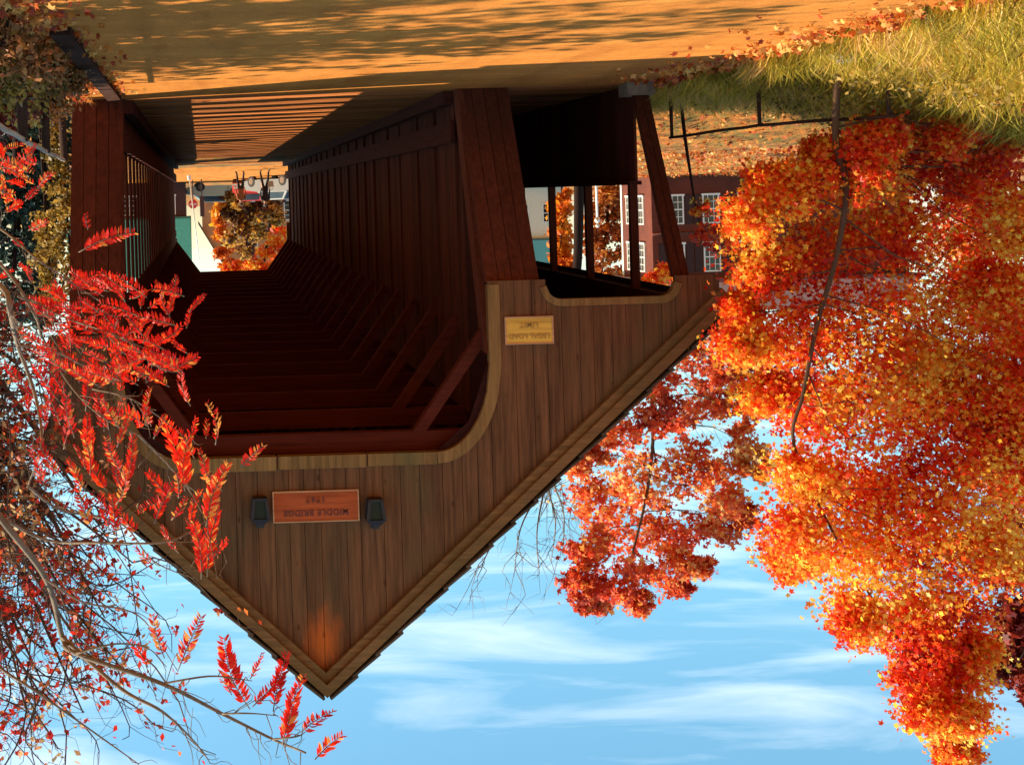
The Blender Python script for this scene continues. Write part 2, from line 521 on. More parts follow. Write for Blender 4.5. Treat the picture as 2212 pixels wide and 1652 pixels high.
# near road from the camera to the bridge deck, far road beyond it
yy = np.arange(-20, 21.26, .33)
row = np.linspace(0, 1, 25)
def road_v(yy, f0, f1, z):
    V = []
    for y in yy:
        a, b_ = f0(y), f1(y)
        for t in row: V.append((a + (b_ - a) * t, y, z(y) - .025 * (2 * t - 1) ** 6 + .012))
    n = len(row); m_ = len(yy)
    i = np.arange(n - 1)[None] + n * np.arange(m_ - 1)[:, None]
    return np.array(V), np.stack([i, i + 1, i + n + 1, i + n], -1).reshape(-1, 4)
V, F = road_v(yy, lambda y: -6.95 + .10 * math.sin(y * 1.7) + .06 * math.sin(y * 4.1), lambda y: 1.62 + .08 * math.sin(y * 1.3 + 1) + .05 * math.sin(y * 3.7), lambda y: 0)
tag(obj('road', V, F, M['road'], smooth=True), kind='structure')
yy = np.arange(64.3, 97, .6)
V, F = road_v(yy, lambda y: -4.6 - max(0, y - 72) * .5, lambda y: 2.2 + max(0, y - 76) * .5, lambda y: float(-.29 * (1 - sst(64.5, 69, y))) + .01)
tag(obj('street', V, F, M['road'], smooth=True), kind='structure')

m, nt, b = new_mat('river_water')
b.inputs['Base Color'].default_value = (.02, .03, .025, 1); b.inputs['Roughness'].default_value = .06
bump(nt, b, noise(nt, (1, 2, 1), 2.5, 3, .6), .15, .05)
V, F = grid_mesh(np.linspace(-120, 90, 8), np.linspace(26, 56, 6), lambda x, y: x * 0 - 2.15)
tag(obj('river', V, F, m), kind='structure')

# ------------------------------------------------------------------ covered bridge
Y0, YF, YE = 21.25, 19.5, 64.2          # base of the walls, front gable, far gable
XL, XR = -3.98, 1.18                    # clear roadway
XPL, XPR = -4.74, 1.93                  # outer faces of the pier and of the right panel
XW0, XW1 = -6.62, -6.86                 # walkway opening and outer post
RX, RZ = -1.55, 8.52                    # ridge
LE = (-7.36, 3.20); RE = (2.31, 4.86)   # eaves
SLOPE = .29 / (YE - Y0)


def sl(V):
    V = np.array(V, float).reshape(-1, 3); V[:, 2] -= SLOPE * (V[:, 1] - Y0); return V


class BMB(MB):
    def build(s, name, m, parent=None, loc=None, smooth=False):
        return obj(name, sl(np.vstack(s.V)), s.F, m, parent, loc, smooth)


bridge = thing('covered_bridge', 'brown wooden covered bridge with steep gable over road and side walkway', 'covered bridge', (-1.4, Y0, 0))


def roof_z(x):
    return RZ - (RX - x) * (RZ - LE[1]) / (RX - LE[0]) if x < RX else RZ - (x - RX) * (RZ - RE[1]) / (RE[0] - RX)


LINT, RAD = 5.22, 1.25
WTOP, GBOT, WRAD = 3.13, 2.85, .22


def low_edge(x):
    """lower edge of the gable boards"""
    if x >= XR: return GBOT + .6 if x > XR else LINT - RAD
    if x > XL:
        for c, s_ in ((XL, 1), (XR, -1)):
            d = (x - c) * s_
            if d < RAD * .62:
                u = 1 - d / (RAD * .62)
                return LINT - RAD * (1 - math.sqrt(max(0, 1 - u * u)))
        return LINT
    if x >= -4.80 + 1e-6: return GBOT
    if x > XW0:
        for c, s_ in ((-4.80, -1), (XW0, 1)):
            d = (x - c) * s_
            if d < WRAD:
                u = 1 - d / WRAD
                return WTOP - WRAD * (1 - math.sqrt(max(0, 1 - u * u)))
        return WTOP
    return GBOT


def gable(y, thick, mname, front=True):
    mb = BMB()
    cuts = sorted(set([LE[0] + .12, RE[0] - .10, XL, XR, -4.80, XW0, RX]))
    x = cuts[0]; edges = [x]
    while x < cuts[-1] - .05:
        x += random.uniform(.19, .33)
        nxt = [c for c in cuts if edges[-1] + 1e-6 < c]
        if nxt and x > nxt[0] - .09: x = nxt[0]
        edges.append(x)
    for a, c in zip(edges[:-1], edges[1:]):
        g = .0035; jit = random.uniform(0, .012)
        n = 8 if (XL - .01 < a < XL + 1 or XR - 1 < a < XR or XW0 - .01 < a < -4.5) else 2
        xsn = np.linspace(a + g, c - g, n)
        lo = [(x_, y + jit, low_edge(min(max(x_, a + 1e-4), c - 1e-4))) for x_ in xsn]
        hi = [(x_, y + jit, roof_z(x_) - .05) for x_ in (c - g, a + g)]
        if hi[0][2] <= lo[-1][2] + .02 or hi[1][2] <= lo[0][2] + .02:
            hi = [(h[0], h[1], max(h[2], l[2] + .03)) for h, l in zip(hi, (lo[-1], lo[0]))]
        mb.prism(lo + hi, (0, thick, 0))
    return mb


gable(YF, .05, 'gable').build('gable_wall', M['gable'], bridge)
mb = BMB(); mb.prism([(LE[0] + .13, 0 + YF + .075, GBOT + .02)] + [(XW0, YF + .075, GBOT + .02), (XW0, YF + .075, WTOP + .02), (-4.8, YF + .075, WTOP + .02), (-4.8, YF + .075, GBOT + .02), (XL, YF + .075, GBOT + .02), (XL, YF + .075, LINT - RAD), (XL + .3, YF + .075, LINT - .4), (XL + .8, YF + .075, LINT + .03), (XR - .8, YF + .075, LINT + .03), (XR - .3, YF + .075, LINT - .4), (XR, YF + .075, LINT - RAD), (XR, YF + .075, GBOT + .6), (RE[0] - .12, YF + .075, GBOT + .6), (RE[0] - .12, YF + .075, RE[1] - .02), (RX, YF + .075, RZ - .1), (LE[0] + .13, YF + .075, LE[1] - .02)], (0, .02, 0))
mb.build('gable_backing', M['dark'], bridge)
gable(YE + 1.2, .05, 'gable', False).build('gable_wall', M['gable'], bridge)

# bent trim round the front openings
def edge_path(x0, x1, n):
    return [(x, low_edge(x)) for x in np.linspace(x0, x1, n)]


def trim_strip(mb, path, w, y0, y1):
    P = np.array(path); T = np.gradient(P, axis=0); T /= np.linalg.norm(T, axis=1)[:, None] + 1e-9
    N = np.stack([-T[:, 1], T[:, 0]], 1)
    Q = P + N * w
    n = len(P)
    V = []
    for p, q in zip(P, Q): V += [(p[0], y0, p[1]), (q[0], y0, q[1]), (q[0], y1, q[1]), (p[0], y1, p[1])]
    F = [tuple(4 * i + k for k in (0, 1, 5, 4)) for i in range(n - 1)] + [tuple(4 * i + k for k in (1, 2, 6, 5)) for i in range(n - 1)] + \
        [tuple(4 * i + k for k in (2, 3, 7, 6)) for i in range(n - 1)] + [tuple(4 * i + k for k in (3, 0, 4, 7)) for i in range(n - 1)] + \
        [(0, 3, 2, 1), tuple(4 * (n - 1) + k for k in (0, 1, 2, 3))]
    mb.add(V, F)


e = 1e-3
p0 = [(XL - .001, z) for z in np.linspace(GBOT + .05, LINT - RAD, 8)][:-1]
full = p0 + edge_path(XL + e, XL + RAD * .62, 18) 
mb = BMB(); trim_strip(mb, full, .16, YF - .022, YF + .14)
mid = edge_path(XL + RAD * .62, XR - RAD * .62, 8)
x_a = mid[0][0]
for k, (s0, s1) in enumerate([(0, .27), (.275, .62), (.625, 1.0)]):
    xa = mid[0][0] + (mid[-1][0] - mid[0][0]) * s0; xb = mid[0][0] + (mid[-1][0] - mid[0][0]) * s1
    trim_strip(mb, [(xa + .004, LINT), ((xa + xb) / 2, LINT), (xb - .004, LINT)], .17 + .012 * k, YF - .022 - .003 * k, YF + .14)
right = edge_path(XR - RAD * .62, XR - e, 18) + [(XR + .001, z) for z in np.linspace(LINT - RAD, GBOT + .6, 8)][1:]
trim_strip(mb, right, .16, YF - .022, YF + .14)
mb.build('portal_trim', M['trim'], bridge)
mb = BMB(); trim_strip(mb, edge_path(XW0 + e, -4.80 - e, 40), .10, YF - .018, YF + .12)
mb.build('walkway_trim', M['trim'], bridge)

# roof: two slopes of lapped courses so the rakes step
for side, (ex, ez) in (('l', LE), ('r', RE)):
    mb = BMB(); n = int(math.hypot(ex - RX, ez - RZ) / .42)
    a = np.array([RX, RZ]); bq = np.array([ex, ez]); d = (bq - a) / n
    nr = np.array([-d[1], d[0]]); nr /= np.linalg.norm(nr)
    if nr[1] < 0: nr = -nr
    for i in range(n):
        q0 = a + d * i + nr * .05; q1 = a + d * (i + 1.12) + nr * .085
        ov = .20 + random.uniform(0, .045)
        mb.hexa([(q0[0], YF - ov, q0[1]), (q1[0], YF - ov, q1[1]), (q1[0], YE + 1.5, q1[1]), (q0[0], YE + 1.5, q0[1])],
                [(q0[0] + nr[0] * .03, YF - ov, q0[1] + nr[1] * .03), (q1[0] + nr[0] * .03, YF - ov, q1[1] + nr[1] * .03), (q1[0] + nr[0] * .03, YE + 1.5, q1[1] + nr[1] * .03), (q0[0] + nr[0] * .03, YE + 1.5, q0[1] + nr[1] * .03)])
    rf = mb.build('roof', M['shingle'], bridge)
    mb = BMB()
    q0 = a - nr * .06; q1 = bq - nr * .06
    k = 12
    for i in range(k):                                   # boarding under the shingles
        u0 = q0 + (q1 - q0) * (i / k); u1 = q0 + (q1 - q0) * ((i + .985) / k)
        h = nr * .04
        mb.hexa([(u0[0], YF - .14, u0[1]), (u1[0], YF - .14, u1[1]), (u1[0], YE + 1.4, u1[1]), (u0[0], YE + 1.4, u0[1])],
                [(u0[0] + h[0], YF - .14, u0[1] + h[1]), (u1[0] + h[0], YF - .14, u1[1] + h[1]), (u1[0] + h[0], YE + 1.4, u1[1] + h[1]), (u0[0] + h[0], YE + 1.4, u0[1] + h[1])])
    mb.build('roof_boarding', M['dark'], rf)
    # barge boards: an outer moulding and an inner board
    for w0, w1, yf, yb in ((.03, -.10, YF - .19, YF - .02), (-.102, -.205, YF - .11, YF - .024)):
        mb = BMB()
        tip = bq + d / np.linalg.norm(d) * .02
        mb.prism([(a[0], yf, a[1] + w0 * 1.36), (a[0], yf, a[1] + w1 * 1.36), (tip[0] + nr[0] * w1, yf, tip[1] + nr[1] * w1), (tip[0] + nr[0] * w0, yf, tip[1] + nr[1] * w0)], (0, yb - yf, 0))
        mb.build('barge_board', M['barge'], bridge)

# slanted end panels between the overhanging gable and the wall bases
def slant_panel(x0, x1, ztop, boards, name, m, tz=0.0, back=None):
    mb = BMB(); w = (x1 - x0) / boards
    for i in range(boards):
        a, c = x0 + w * i + .004, x0 + w * (i + 1) - .004; j = random.uniform(0, .008)
        mb.hexa([(a, Y0 + j, tz), (c, Y0 + j, tz), (c, Y0 + j + .16, tz), (a, Y0 + j + .16, tz)],
                [(a, YF + .10 + j, ztop), (c, YF + .10 + j, ztop), (c, YF + .26 + j, ztop), (a, YF + .26 + j, ztop)])
    return mb.build(name, m, bridge)


slant_panel(XPL, XL + .0, GBOT + .03, 4, 'end_panel', M['red'])
slant_panel(XR, XPR, GBOT + .63, 4, 'end_panel', M['red'])
slant_panel(XW1, XW0 - .02, GBOT + .03, 2, 'end_panel', M['red'])
# cheek on the pier's roadway edge: the bent trim runs down it
mb = BMB()
mb.hexa([(XL - .06, Y0 - .03, 0), (XL + .03, Y0 - .03, 0), (XL + .03, Y0 + .3, 0), (XL - .06, Y0 + .3, 0)],
        [(XL - .06, YF + .06, LINT - RAD - .1), (XL + .03, YF + .06, LINT - RAD - .1), (XL + .03, YF + .4, LINT - RAD - .1), (XL - .06, YF + .4, LINT - RAD - .1)])
mb.build('jamb_board', wood('jamb_wood', (.145, .036, .018)), bridge)
mb = BMB()
mb.hexa([(XR - .03, Y0 - .03, 0), (XR + .06, Y0 - .03, 0), (XR + .06, Y0 + .3, 0), (XR - .03, Y0 + .3, 0)],
        [(XR - .03, YF + .06, LINT - RAD - .1), (XR + .06, YF + .06, LINT - RAD - .1), (XR + .06, YF + .4, LINT - RAD - .1), (XR - .03, YF + .4, LINT - RAD - .1)])
mb.build('jamb_board', M['red'], bridge)
# side cheeks closing the wedge beside each panel above the base
def cheek(x, ztop, name, m, t=.04):
    mb = BMB(); zt = ztop + 1.2
    mb.prism([(x, Y0 + .165, 0), (x, YF + .27, ztop), (x, YF + .27, zt), (x, Y0 + .165, zt)], (t, 0, 0))
    mb.build(name, m, bridge)


cheek(XPL + .02, GBOT, 'wall_cheek', M['dark']); cheek(XL - .12, GBOT + .95, 'wall_cheek', M['dark']); cheek(XPR - .08, GBOT + .7, 'wall_cheek', M['red']); cheek(XR + .08, GBOT + .8, 'wall_cheek', M['dark'])

# deck planks
mb = BMB(); y = Y0 - .06
while y < YE + .6:
    w = .24; j = random.uniform(-.006, .006)
    mb.box(XW1 + .05, XPR - .1, y, y + w - .008, -.10 + j, .012 + j); y += w
mb.build('deck', M['deck'], bridge)
mb = BMB(); mb.box(XW1 + .1, XPR - .1, Y0 + .2, YE, -.7, -.105); mb.build('floor_beams', M['dark'], bridge)

# side walls: boards with slots, thick posts, rails
def slot_wall(x0, x1, pitch, open_w, zrows, ztop, name, m):
    mb = BMB(); y = Y0 + .30
    zz = [0] + [z for r_ in zrows for z in r_] + [ztop]
    while y < YE - .3:
        mb.box(x0, x1, y, y + pitch - open_w, 0, ztop)
        for k in range(0, len(zz), 2):
            mb.box(x0 + .002, x1 - .002, y + pitch - open_w + .003, y + pitch - .003, zz[k], zz[k + 1])
        y += pitch
    return mb.build(name, m, bridge)


slot_wall(XR + .05, XR + .074, 1.36, .66, [(.82, 3.15)], 4.62, 'side_wall', M['red'])
def board_wall(x0, x1, name, m, ztop):
    mb = BMB(); y = Y0 + .2
    while y < YE - .2:
        w = random.uniform(.22, .30); g = .012 if random.random() > .16 else .05
        j = random.uniform(0, .02)
        z1 = ztop
        mb.box(x0 + j, x1 + j * .5, y, y + w, 0, z1); y += w + g
    return mb.build(name, m, bridge)


board_wall(XL - .12, XL - .07, 'side_wall', M['red'], 5.0)
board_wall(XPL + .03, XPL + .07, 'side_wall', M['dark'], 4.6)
yy_ = Y0 + .55
while yy_ < YE:                                           # truss posts along the roadway side of the left wall
    mb = BMB(); mb.box(XL - .07, XL - .02 + random.uniform(-.01, .02), yy_, yy_ + random.uniform(.10, .2), 0, 4.6); yy_ += random.uniform(1.6, 2.6)
    mb.build('truss_post', M['red'], bridge)
for x, s_ in ((XL + .012, 1), (XR - .012, -1)):
    for z0, z1, pr in ((.48, .82, .06), (.02, .22, .16)):
        mb = BMB(); mb.box(min(x, x + s_ * pr), max(x, x + s_ * pr), Y0 + .35, YE, z0, z1)
        mb.build('guard_rail', M['redy'], bridge)
mb = BMB(); mb.box(XR + .01, XR + .046, Y0 + .35, YE, 3.04, 3.3); mb.build('guard_rail', M['redy'], bridge)

# tie beams and knee braces
yb = YF + .35
while yb < YE:
    mb = BMB(); mb.box(XL - .3, XR + .1, yb, yb + .18, 4.98, 5.25); mb.build('tie_beam', M['redx'], bridge)
    for s_, xw in ((1, XL), (-1, XR)):
        mb = BMB(); mb.bar((xw - s_ * .02, yb + .09, 3.62), (xw + s_ * .98, yb + .09, 5.02), .15, .19, (0, 1, 0)); mb.build('knee_brace', M['redx'], bridge)
    yb += 2.1
mb = BMB()
yb = YF + .8
while yb < YE:                                            # rafters
    for ex, ez in (LE, RE):
        u_ = .90 if ex < RX else 1.0; mb.bar((RX, yb, RZ - .20), (RX + (ex - RX) * u_, yb, RZ - .20 + (ez - .16 - RZ + .20) * u_), .09, .14, (0, 1, 0))
    yb += 1.05
mb.build('rafters', M['dark'], bridge)

# the walkway on the left: parapet, posts, plate
mb = BMB(); y = Y0 + .2
while y < YE:
    w = random.uniform(.2, .3); mb.box(XW1 + .10 + random.uniform(0, .02), XW1 + .15, y, y + w - .006, -.1, 1.50); y += w
mb.build('walkway_parapet', M['red'], bridge)
mb = BMB(); mb.box(XW1 + .05, XW1 + .24, Y0 + .2, YE, 1.50, 1.56); mb.build('parapet_cap', M['redy'], bridge)
mb = BMB(); mb.box(XW1 + .05, XW1 + .21, YF + .35, YE, 3.16, 3.56); mb.build('wall_plate', M['redy'], bridge)
yp = Y0 + .35
while yp < YE:
    mb = BMB(); mb.box(XW1 + .07, XW1 + .19, yp, yp + .12, 1.56, 3.16); mb.build('walkway_post', M['red'], bridge); yp += 2.5
mb = BMB(); mb.box(XW1 - .08, XW0 + .10, Y0 - .16, Y0 + .3, -.1, .20); mb.build('post_footing', M['concrete'], bridge)
mb = BMB(); mb.box(XW1 - .4, XPR + .4, Y0 - .2, Y0 + .8, -2.6, -.11); mb.build('abutment', M['stone'], bridge)
mb = BMB(); mb.box(XW1 - .4, XPR + .4, YE - 11, YE + .3, -2.8, -.42); mb.build('abutment', M['stone'], bridge)


# ------------------------------------------------------------------ lettering, signs and lanterns
def text_mesh(txt, size, spacing=1.0, bold=0.0):
    cu = bpy.data.curves.new('lettering', 'FONT'); cu.body = txt; cu.size = size; cu.align_x = 'CENTER'; cu.align_y = 'CENTER'
    cu.extrude = .004; cu.space_character = spacing; cu.offset = bold
    o = bpy.data.objects.new('lettering', cu); C.objects.link(o)
    dg = bpy.context.evaluated_depsgraph_get()
    me = bpy.data.meshes.new_from_object(o.evaluated_get(dg))
    V = np.array([v.co[:] for v in me.vertices]); F = [tuple(p.vertices) for p in me.polygons]
    bpy.data.objects.remove(o); bpy.data.curves.remove(cu); bpy.data.meshes.remove(me)
    return V, F


def lettering(txt, size, centre, m, parent, spacing=1.0, bold=0.0):
    V, F = text_mesh(txt, size, spacing, bold)
    W = np.stack([V[:, 0] + centre[0], centre[1] - V[:, 2], V[:, 1] + centre[2]], 1)
    return obj('lettering', W, F, m, parent)


def board_sign(name, label, cx, cz, w, h, y, mboard, mframe, lines, mletter, fr=.03):
    t = thing(name, label, 'sign', (cx, y, cz - h / 2))
    mb = MB(); mb.box(cx - w / 2 + .004, cx + w / 2 - .004, y - .025, y, cz - h / 2 + .004, cz + h / 2 - .004)
    mb.build('board', mboard, t)
    mb = MB()
    mb.box(cx - w / 2, cx + w / 2, y - .04, y - .002, cz + h / 2 - fr, cz + h / 2); mb.box(cx - w / 2, cx + w / 2, y - .04, y - .002, cz - h / 2, cz - h / 2 + fr)
    mb.box(cx - w / 2, cx - w / 2 + fr, y - .039, y - .002, cz - h / 2 + fr, cz + h / 2 - fr); mb.box(cx + w / 2 - fr, cx + w / 2, y - .039, y - .002, cz - h / 2 + fr, cz + h / 2 - fr)
    mb.build('frame', mframe, t)
    for txt, size, dz, sp, bd in lines: lettering(txt, size, (cx, y - .031, cz + dz), mletter, t, sp, bd)
    return t


yg = YF - .004
c = at(682, 1092, YF)
board_sign('name_board', 'red wooden board lettered MIDDLE BRIDGE 1969 between two black lanterns', c[0], c[2], 1.21, .44, yg, M['sign'], M['signframe'], [('MIDDLE BRIDGE', .115, .085, 1.12, .003), ('1969', .115, -.095, 1.25, .003)], M['letterdark'], .018)
c = at(1142, 713, YF)
board_sign('notice_board', 'small yellow board with brown lettering beside the walkway opening', c[0], c[2], .68, .39, yg, M['signyellow'], M['signframe'], [('LEGAL LOAD', .098, .075, 1.0, .003), ('LIMIT', .098, -.075, 1.15, .003)], M['letterbrown'], .02)


def lantern(px, py, label):
    c = at(px, py, YF); x, z = c[0], c[2]; y = yg
    t = thing('wall_lantern', label, 'lantern', (x, y, z - .22), 'black lanterns on the gable')
    mb = MB(); mb.box(x - .055, x + .055, y - .02, y, z + .02, z + .26); mb.box(x - .02, x + .02, y - .12, y - .02, z + .19, z + .225); mb.build('bracket', M['iron'], t)
    mb = MB(); yc = y - .135
    for dx in (-1, 1):
        for dy in (-1, 1):
            mb.hexa([(x + dx * .085 + a, yc + dy * .085 + b_, z - .16) for a, b_ in ((-.022, -.022), (.022, -.022), (.022, .022), (-.022, .022))],
                    [(x + dx * .115 + a, yc + dy * .10 + b_, z + .10) for a, b_ in ((-.022, -.022), (.022, -.022), (.022, .022), (-.022, .022))])
    mb.hexa([(x - .10, yc - .10, z - .185), (x + .10, yc - .10, z - .185), (x + .10, yc + .10, z - .185), (x - .10, yc + .10, z - .185)],
            [(x - .10, yc - .10, z - .158), (x + .10, yc - .10, z - .158), (x + .10, yc + .10, z - .158), (x - .10, yc + .10, z - .158)])
    mb.build('frame', M['iron'], t)
    mb = MB()
    mb.hexa([(x - .14, yc - .125, z + .095), (x + .14, yc - .125, z + .095), (x + .14, yc + .125, z + .095), (x - .14, yc + .125, z + .095)],
            [(x - .06, yc - .06, z + .18), (x + .06, yc - .06, z + .18), (x + .06, yc + .06, z + .18), (x - .06, yc + .06, z + .18)])
    mb.box(x - .045, x + .045, yc - .045, yc + .045, z + .18, z + .23)
    mb.build('hood', M['iron'], t)
    mb = MB(); mb.hexa([(x - .075, yc - .078, z - .155), (x + .075, yc - .078, z - .155), (x + .075, yc + .078, z - .155), (x - .075, yc + .078, z - .155)],
                       [(x - .10, yc - .092, z + .094), (x + .10, yc - .092, z + .094), (x + .10, yc + .092, z + .094), (x - .10, yc + .092, z + .094)])
    gm = bpy.data.materials.get('lantern_glass')
    if gm is None:
        gm, nt_, b_ = new_mat('lantern_glass'); b_.inputs['Base Color'].default_value = (.03, .035, .02, 1); b_.inputs['Roughness'].default_value = .4; b_.inputs['Specular IOR Level'].default_value = .08
    mb.build('glass', gm, t)


lantern(561, 1098, 'black iron lantern right of the red name board on the gable')
lantern(808, 1100, 'black iron lantern left of the red name board on the gable')

# ------------------------------------------------------------------ fences, curb, stone
def gz(x, y): return float(height(x, y)) - .02


def rail_fence(label, pts, z, m, prad=.055, rrad=.035, extra=.06, second=False):
    t = thing('rail_fence', label, 'fence', (pts[0][0], pts[0][1], gz(*pts[0])))
    for (x, y) in pts:
        mb = MB(); g = gz(x, y)
        mb.tube([(x, y, g - .2), (x + .005, y, g + .3), (x, y + .006, z(x, y) + extra)], [prad, prad * .95, prad * .85], 7); mb.build('post', M['fence'], t, smooth=True)
    for i in range(len(pts) - 1):
        (x0, y0), (x1, y1) = pts[i], pts[i + 1]
        P = [(x0 + (x1 - x0) * u, y0 + (y1 - y0) * u, z(x0, y0) + (z(x1, y1) - z(x0, y0)) * u + .005 * math.sin(u * 9 + i)) for u in np.linspace(-.03, 1.03, 7)]
        mb = MB(); mb.tube(P, rrad, 6); mb.build('rail', m, t, smooth=True)
    return t


rail_fence('dark wooden rail fence running from the bridge corner past the maple trunk', [(-7.35, 21.6), (-7.75, 19.2), (-8.25, 16.6)], lambda x, y: .84 if y > 20 else (.80 if y > 18 else .86), M['fence'], .03, .022, .02)
rail_fence('pale weathered rail fence on the river side leading to the bridge', [(1.86, 19.0), (1.79, 16.2), (1.70, 13.4), (1.58, 10.6)], lambda x, y: 1.0, M['palefence'], .06, .028, .02)
mb = MB()
for y0, y1 in ((12.85, 15.6), (15.62, 18.4), (18.42, 21.0)): mb.box(1.16, 1.36, y0, y1 - .01, 0, .07 + random.uniform(0, .01))
tag(mb.build('timber_curb', wood('curb_wood', (.045, .018, .011), axis='y', rough=1.0), loc=(1.26, 17, 0)), 'low dark timber curb along the river edge of the road', 'curb')


def rock(label, c, r):
    bm_v, bm_f = [], []
    n, k = 7, 12
    for i in range(n):
        th = PI * i / (n - 1)
        for j in range(k):
            ph = 2 * PI * j / k
            q = 1 + .18 * math.sin(3 * ph + i) + .12 * math.sin(5 * th + 2 * j)
            bm_v.append((c[0] + r * q * math.sin(th) * math.cos(ph), c[1] + .8 * r * q * math.sin(th) * math.sin(ph), c[2] + .45 * r * q * math.cos(th)))
    for i in range(n - 1):
        for j in range(k): bm_f.append((i * k + j, (i + 1) * k + j, (i + 1) * k + (j + 1) % k, i * k + (j + 1) % k))
    o = obj('rock', bm_v, bm_f, M['stone'], loc=(c[0], c[1], c[2] - .4 * r), smooth=True)
    tag(o, label, 'rock')


c = at(1832, 240, 16.2); rock('pale stone at the foot of the leaning maple trunk', (c[0], c[1], gz(c[0], c[1]) + .10), .19)

# ------------------------------------------------------------------ trees
SL = star_leaf(); KL = kite_leaf()
YM = 17.2
mp = [(1622, 470, 55), (1650, 395, 40), (1780, 330, 45), (1900, 300, 52), (2050, 290, 52), (2170, 285, 60), (2210, 480, 80), (2210, 780, 80), (2130, 620, 80), (2150, 980, 80), (2200, 950, 70), (1980, 800, 90), (2080, 830, 90), (1700, 420, 70), (1850, 380, 85), (2000, 350, 90), (2130, 370, 90), (1660, 590, 80), (1790, 550, 105), (1950, 500, 110), (2110, 520, 110),
      (1605, 745, 58), (1602, 665, 40), (1720, 720, 105), (1890, 700, 120), (2070, 700, 120), (2200, 640, 90), (1650, 850, 62), (1760, 880, 95), (1870, 900, 115), (2020, 880, 120), (2170, 880, 100),
      (1740, 1030, 75), (1830, 1060, 105), (1950, 1060, 120), (2100, 1050, 110), (2220, 1050, 80), (1725, 1150, 72), (1720, 1215, 55), (1870, 1210, 105), (2030, 1210, 110), (2150, 1200, 80),
      (1850, 1330, 65), (1960, 1350, 85), (2060, 1340, 85), (1985, 1455, 58), (2060, 1450, 60), (2010, 1540, 55), (2075, 1545, 50), (2060, 1620, 45), (2110, 1400, 40)]
bs = [at(1815, 236, YM)] 
bs[0][2] = gz(bs[0][0], bs[0][1]) - .05
make_tree('maple_tree', 'tall red and orange maple with thin curved trunk on the grassy bank', 'tree', tuple(bs[0]),
          [at(1805, 300, YM), at(1826, 390, YM), at(1822, 470, YM), at(1800, 580, YM), at(1765, 700, YM), at(1735, 850, YM), at(1715, 960, YM + .1), at(1800, 1150, YM + .3), at(1950, 1400, YM + .4)],
          .045, px_blobs(mp, YM + .45, .6), M['maple'], M['bark'], per=2500, leaf=.037, tmpl=SL, clump=36, sig=.28, twig_share=.35, bias=(.6, -.5, .4), open_front=True)

YR = 46.0
rp = [(1270, 1000, 45), (1340, 940, 62), (1430, 900, 62), (1520, 870, 62), (1560, 800, 50), (1490, 760, 60), (1590, 720, 50), (1600, 800, 50), (1620, 880, 50), (1600, 960, 50), (1630, 1000, 40), (1640, 760, 50), (1520, 690, 40), (1410, 820, 50), (1285, 1080, 62), (1380, 1040, 75), (1490, 1010, 70), (1560, 1060, 60),
      (1270, 1180, 52), (1350, 1150, 80), (1460, 1130, 80), (1560, 1130, 55), (1605, 1110, 34), (1250, 1265, 42), (1330, 1250, 60), (1430, 1230, 60), (1500, 1220, 40), (1290, 1305, 30), (1380, 1300, 30), (1260, 1310, 18), (1470, 1270, 26)]
c = at(1368, 420, YR)
make_tree('red_tree', 'dull red tree with sparse crown showing sky behind the bridge roof', 'tree', (c[0], YR, gz(c[0], YR)), [at(1372, 520, YR), at(1390, 700, YR), at(1410, 900, YR), at(1400, 1050, YR), at(1360, 1220, YR)],
          .11, px_blobs(rp, YR, 2.2), M['redleaf'], M['bark'], per=760, leaf=.105, tmpl=SL, clump=22, sig=.20, twig_share=.6, limb_r=.34, bias=(.5, -.3, .5))

# a bare tree beside it
YB = 50.0
c = at(1257, 400, YB); t = thing('bare_tree', 'leafless tree with fine twigs beside the left roof slope and dark trunk', 'tree', (c[0], YB, gz(c[0], YB)))
tp = curve_pts([(c[0], YB, gz(c[0], YB)), at(1250, 500, YB), at(1240, 640, YB), at(1212, 800, YB), at(1190, 980, YB)], 5)
mb = MB(); mb.tube(tp, np.linspace(.2, .09, len(tp)), 7); mb.build('trunk', M['barkdark'], t, smooth=True)
mb = MB()
for ends in ([(1175, 1060), (1160, 1150), (1165, 1240)], [(1170, 1050), (1125, 1140), (1110, 1245)], [(1185, 1050), (1200, 1130), (1190, 1215)], [(1165, 1040), (1100, 1110), (1050, 1200), (1040, 1230)], [(1195, 1040), (1218, 1110), (1215, 1200)], [(1150, 1040), (1085, 1080), (1040, 1150)]):
    P = curve_pts([tp[-1]] + [at(x, y, YB + rng.uniform(-.8, .8)) for x, y in ends], 6)
    mb.tube(P, np.linspace(.05, .012, len(P)), 5)
    for _ in range(13):
        i = rng.integers(3, len(P) - 1); d = P[min(i + 1, len(P) - 1)] - P[i - 1]; d /= np.linalg.norm(d)
        q = P[i] + (d + rng.normal(size=3) * .55) * rng.uniform(.5, 1.5)
        tw = limb(mb, P[i], q, .017, .006, .2, 5, 3)
        for _ in range(2): limb(mb, tw[3], tw[3] + (d + rng.normal(size=3) * .7) * .5, .009, .004, .2, 3, 3)
mb.build('limbs', M['barkgrey'], t, smooth=True)

# dark red tree at the far left edge, behind the maple
YD = 24.0
dp = [(2170, 1440, 45), (2205, 1400, 50), (2230, 1480, 45), (2190, 1330, 55), (2210, 1100, 80), (2200, 900, 80), (2190, 700, 90), (2240, 1250, 80), (2200, 500, 90), (2120, 420, 70)]
c = at(2290, 300, YD)
make_tree('maroon_tree', 'dark maroon tree behind the maple at the picture edge', 'tree', (c[0], YD, gz(c[0], YD)), [at(2290, 600, YD), at(2270, 1000, YD), at(2240, 1350, YD)], .12, px_blobs(dp, YD, .8), M['maroonleaf'], M['barkdark'], per=420, leaf=.085, tmpl=SL, clump=16, twig_share=.4)

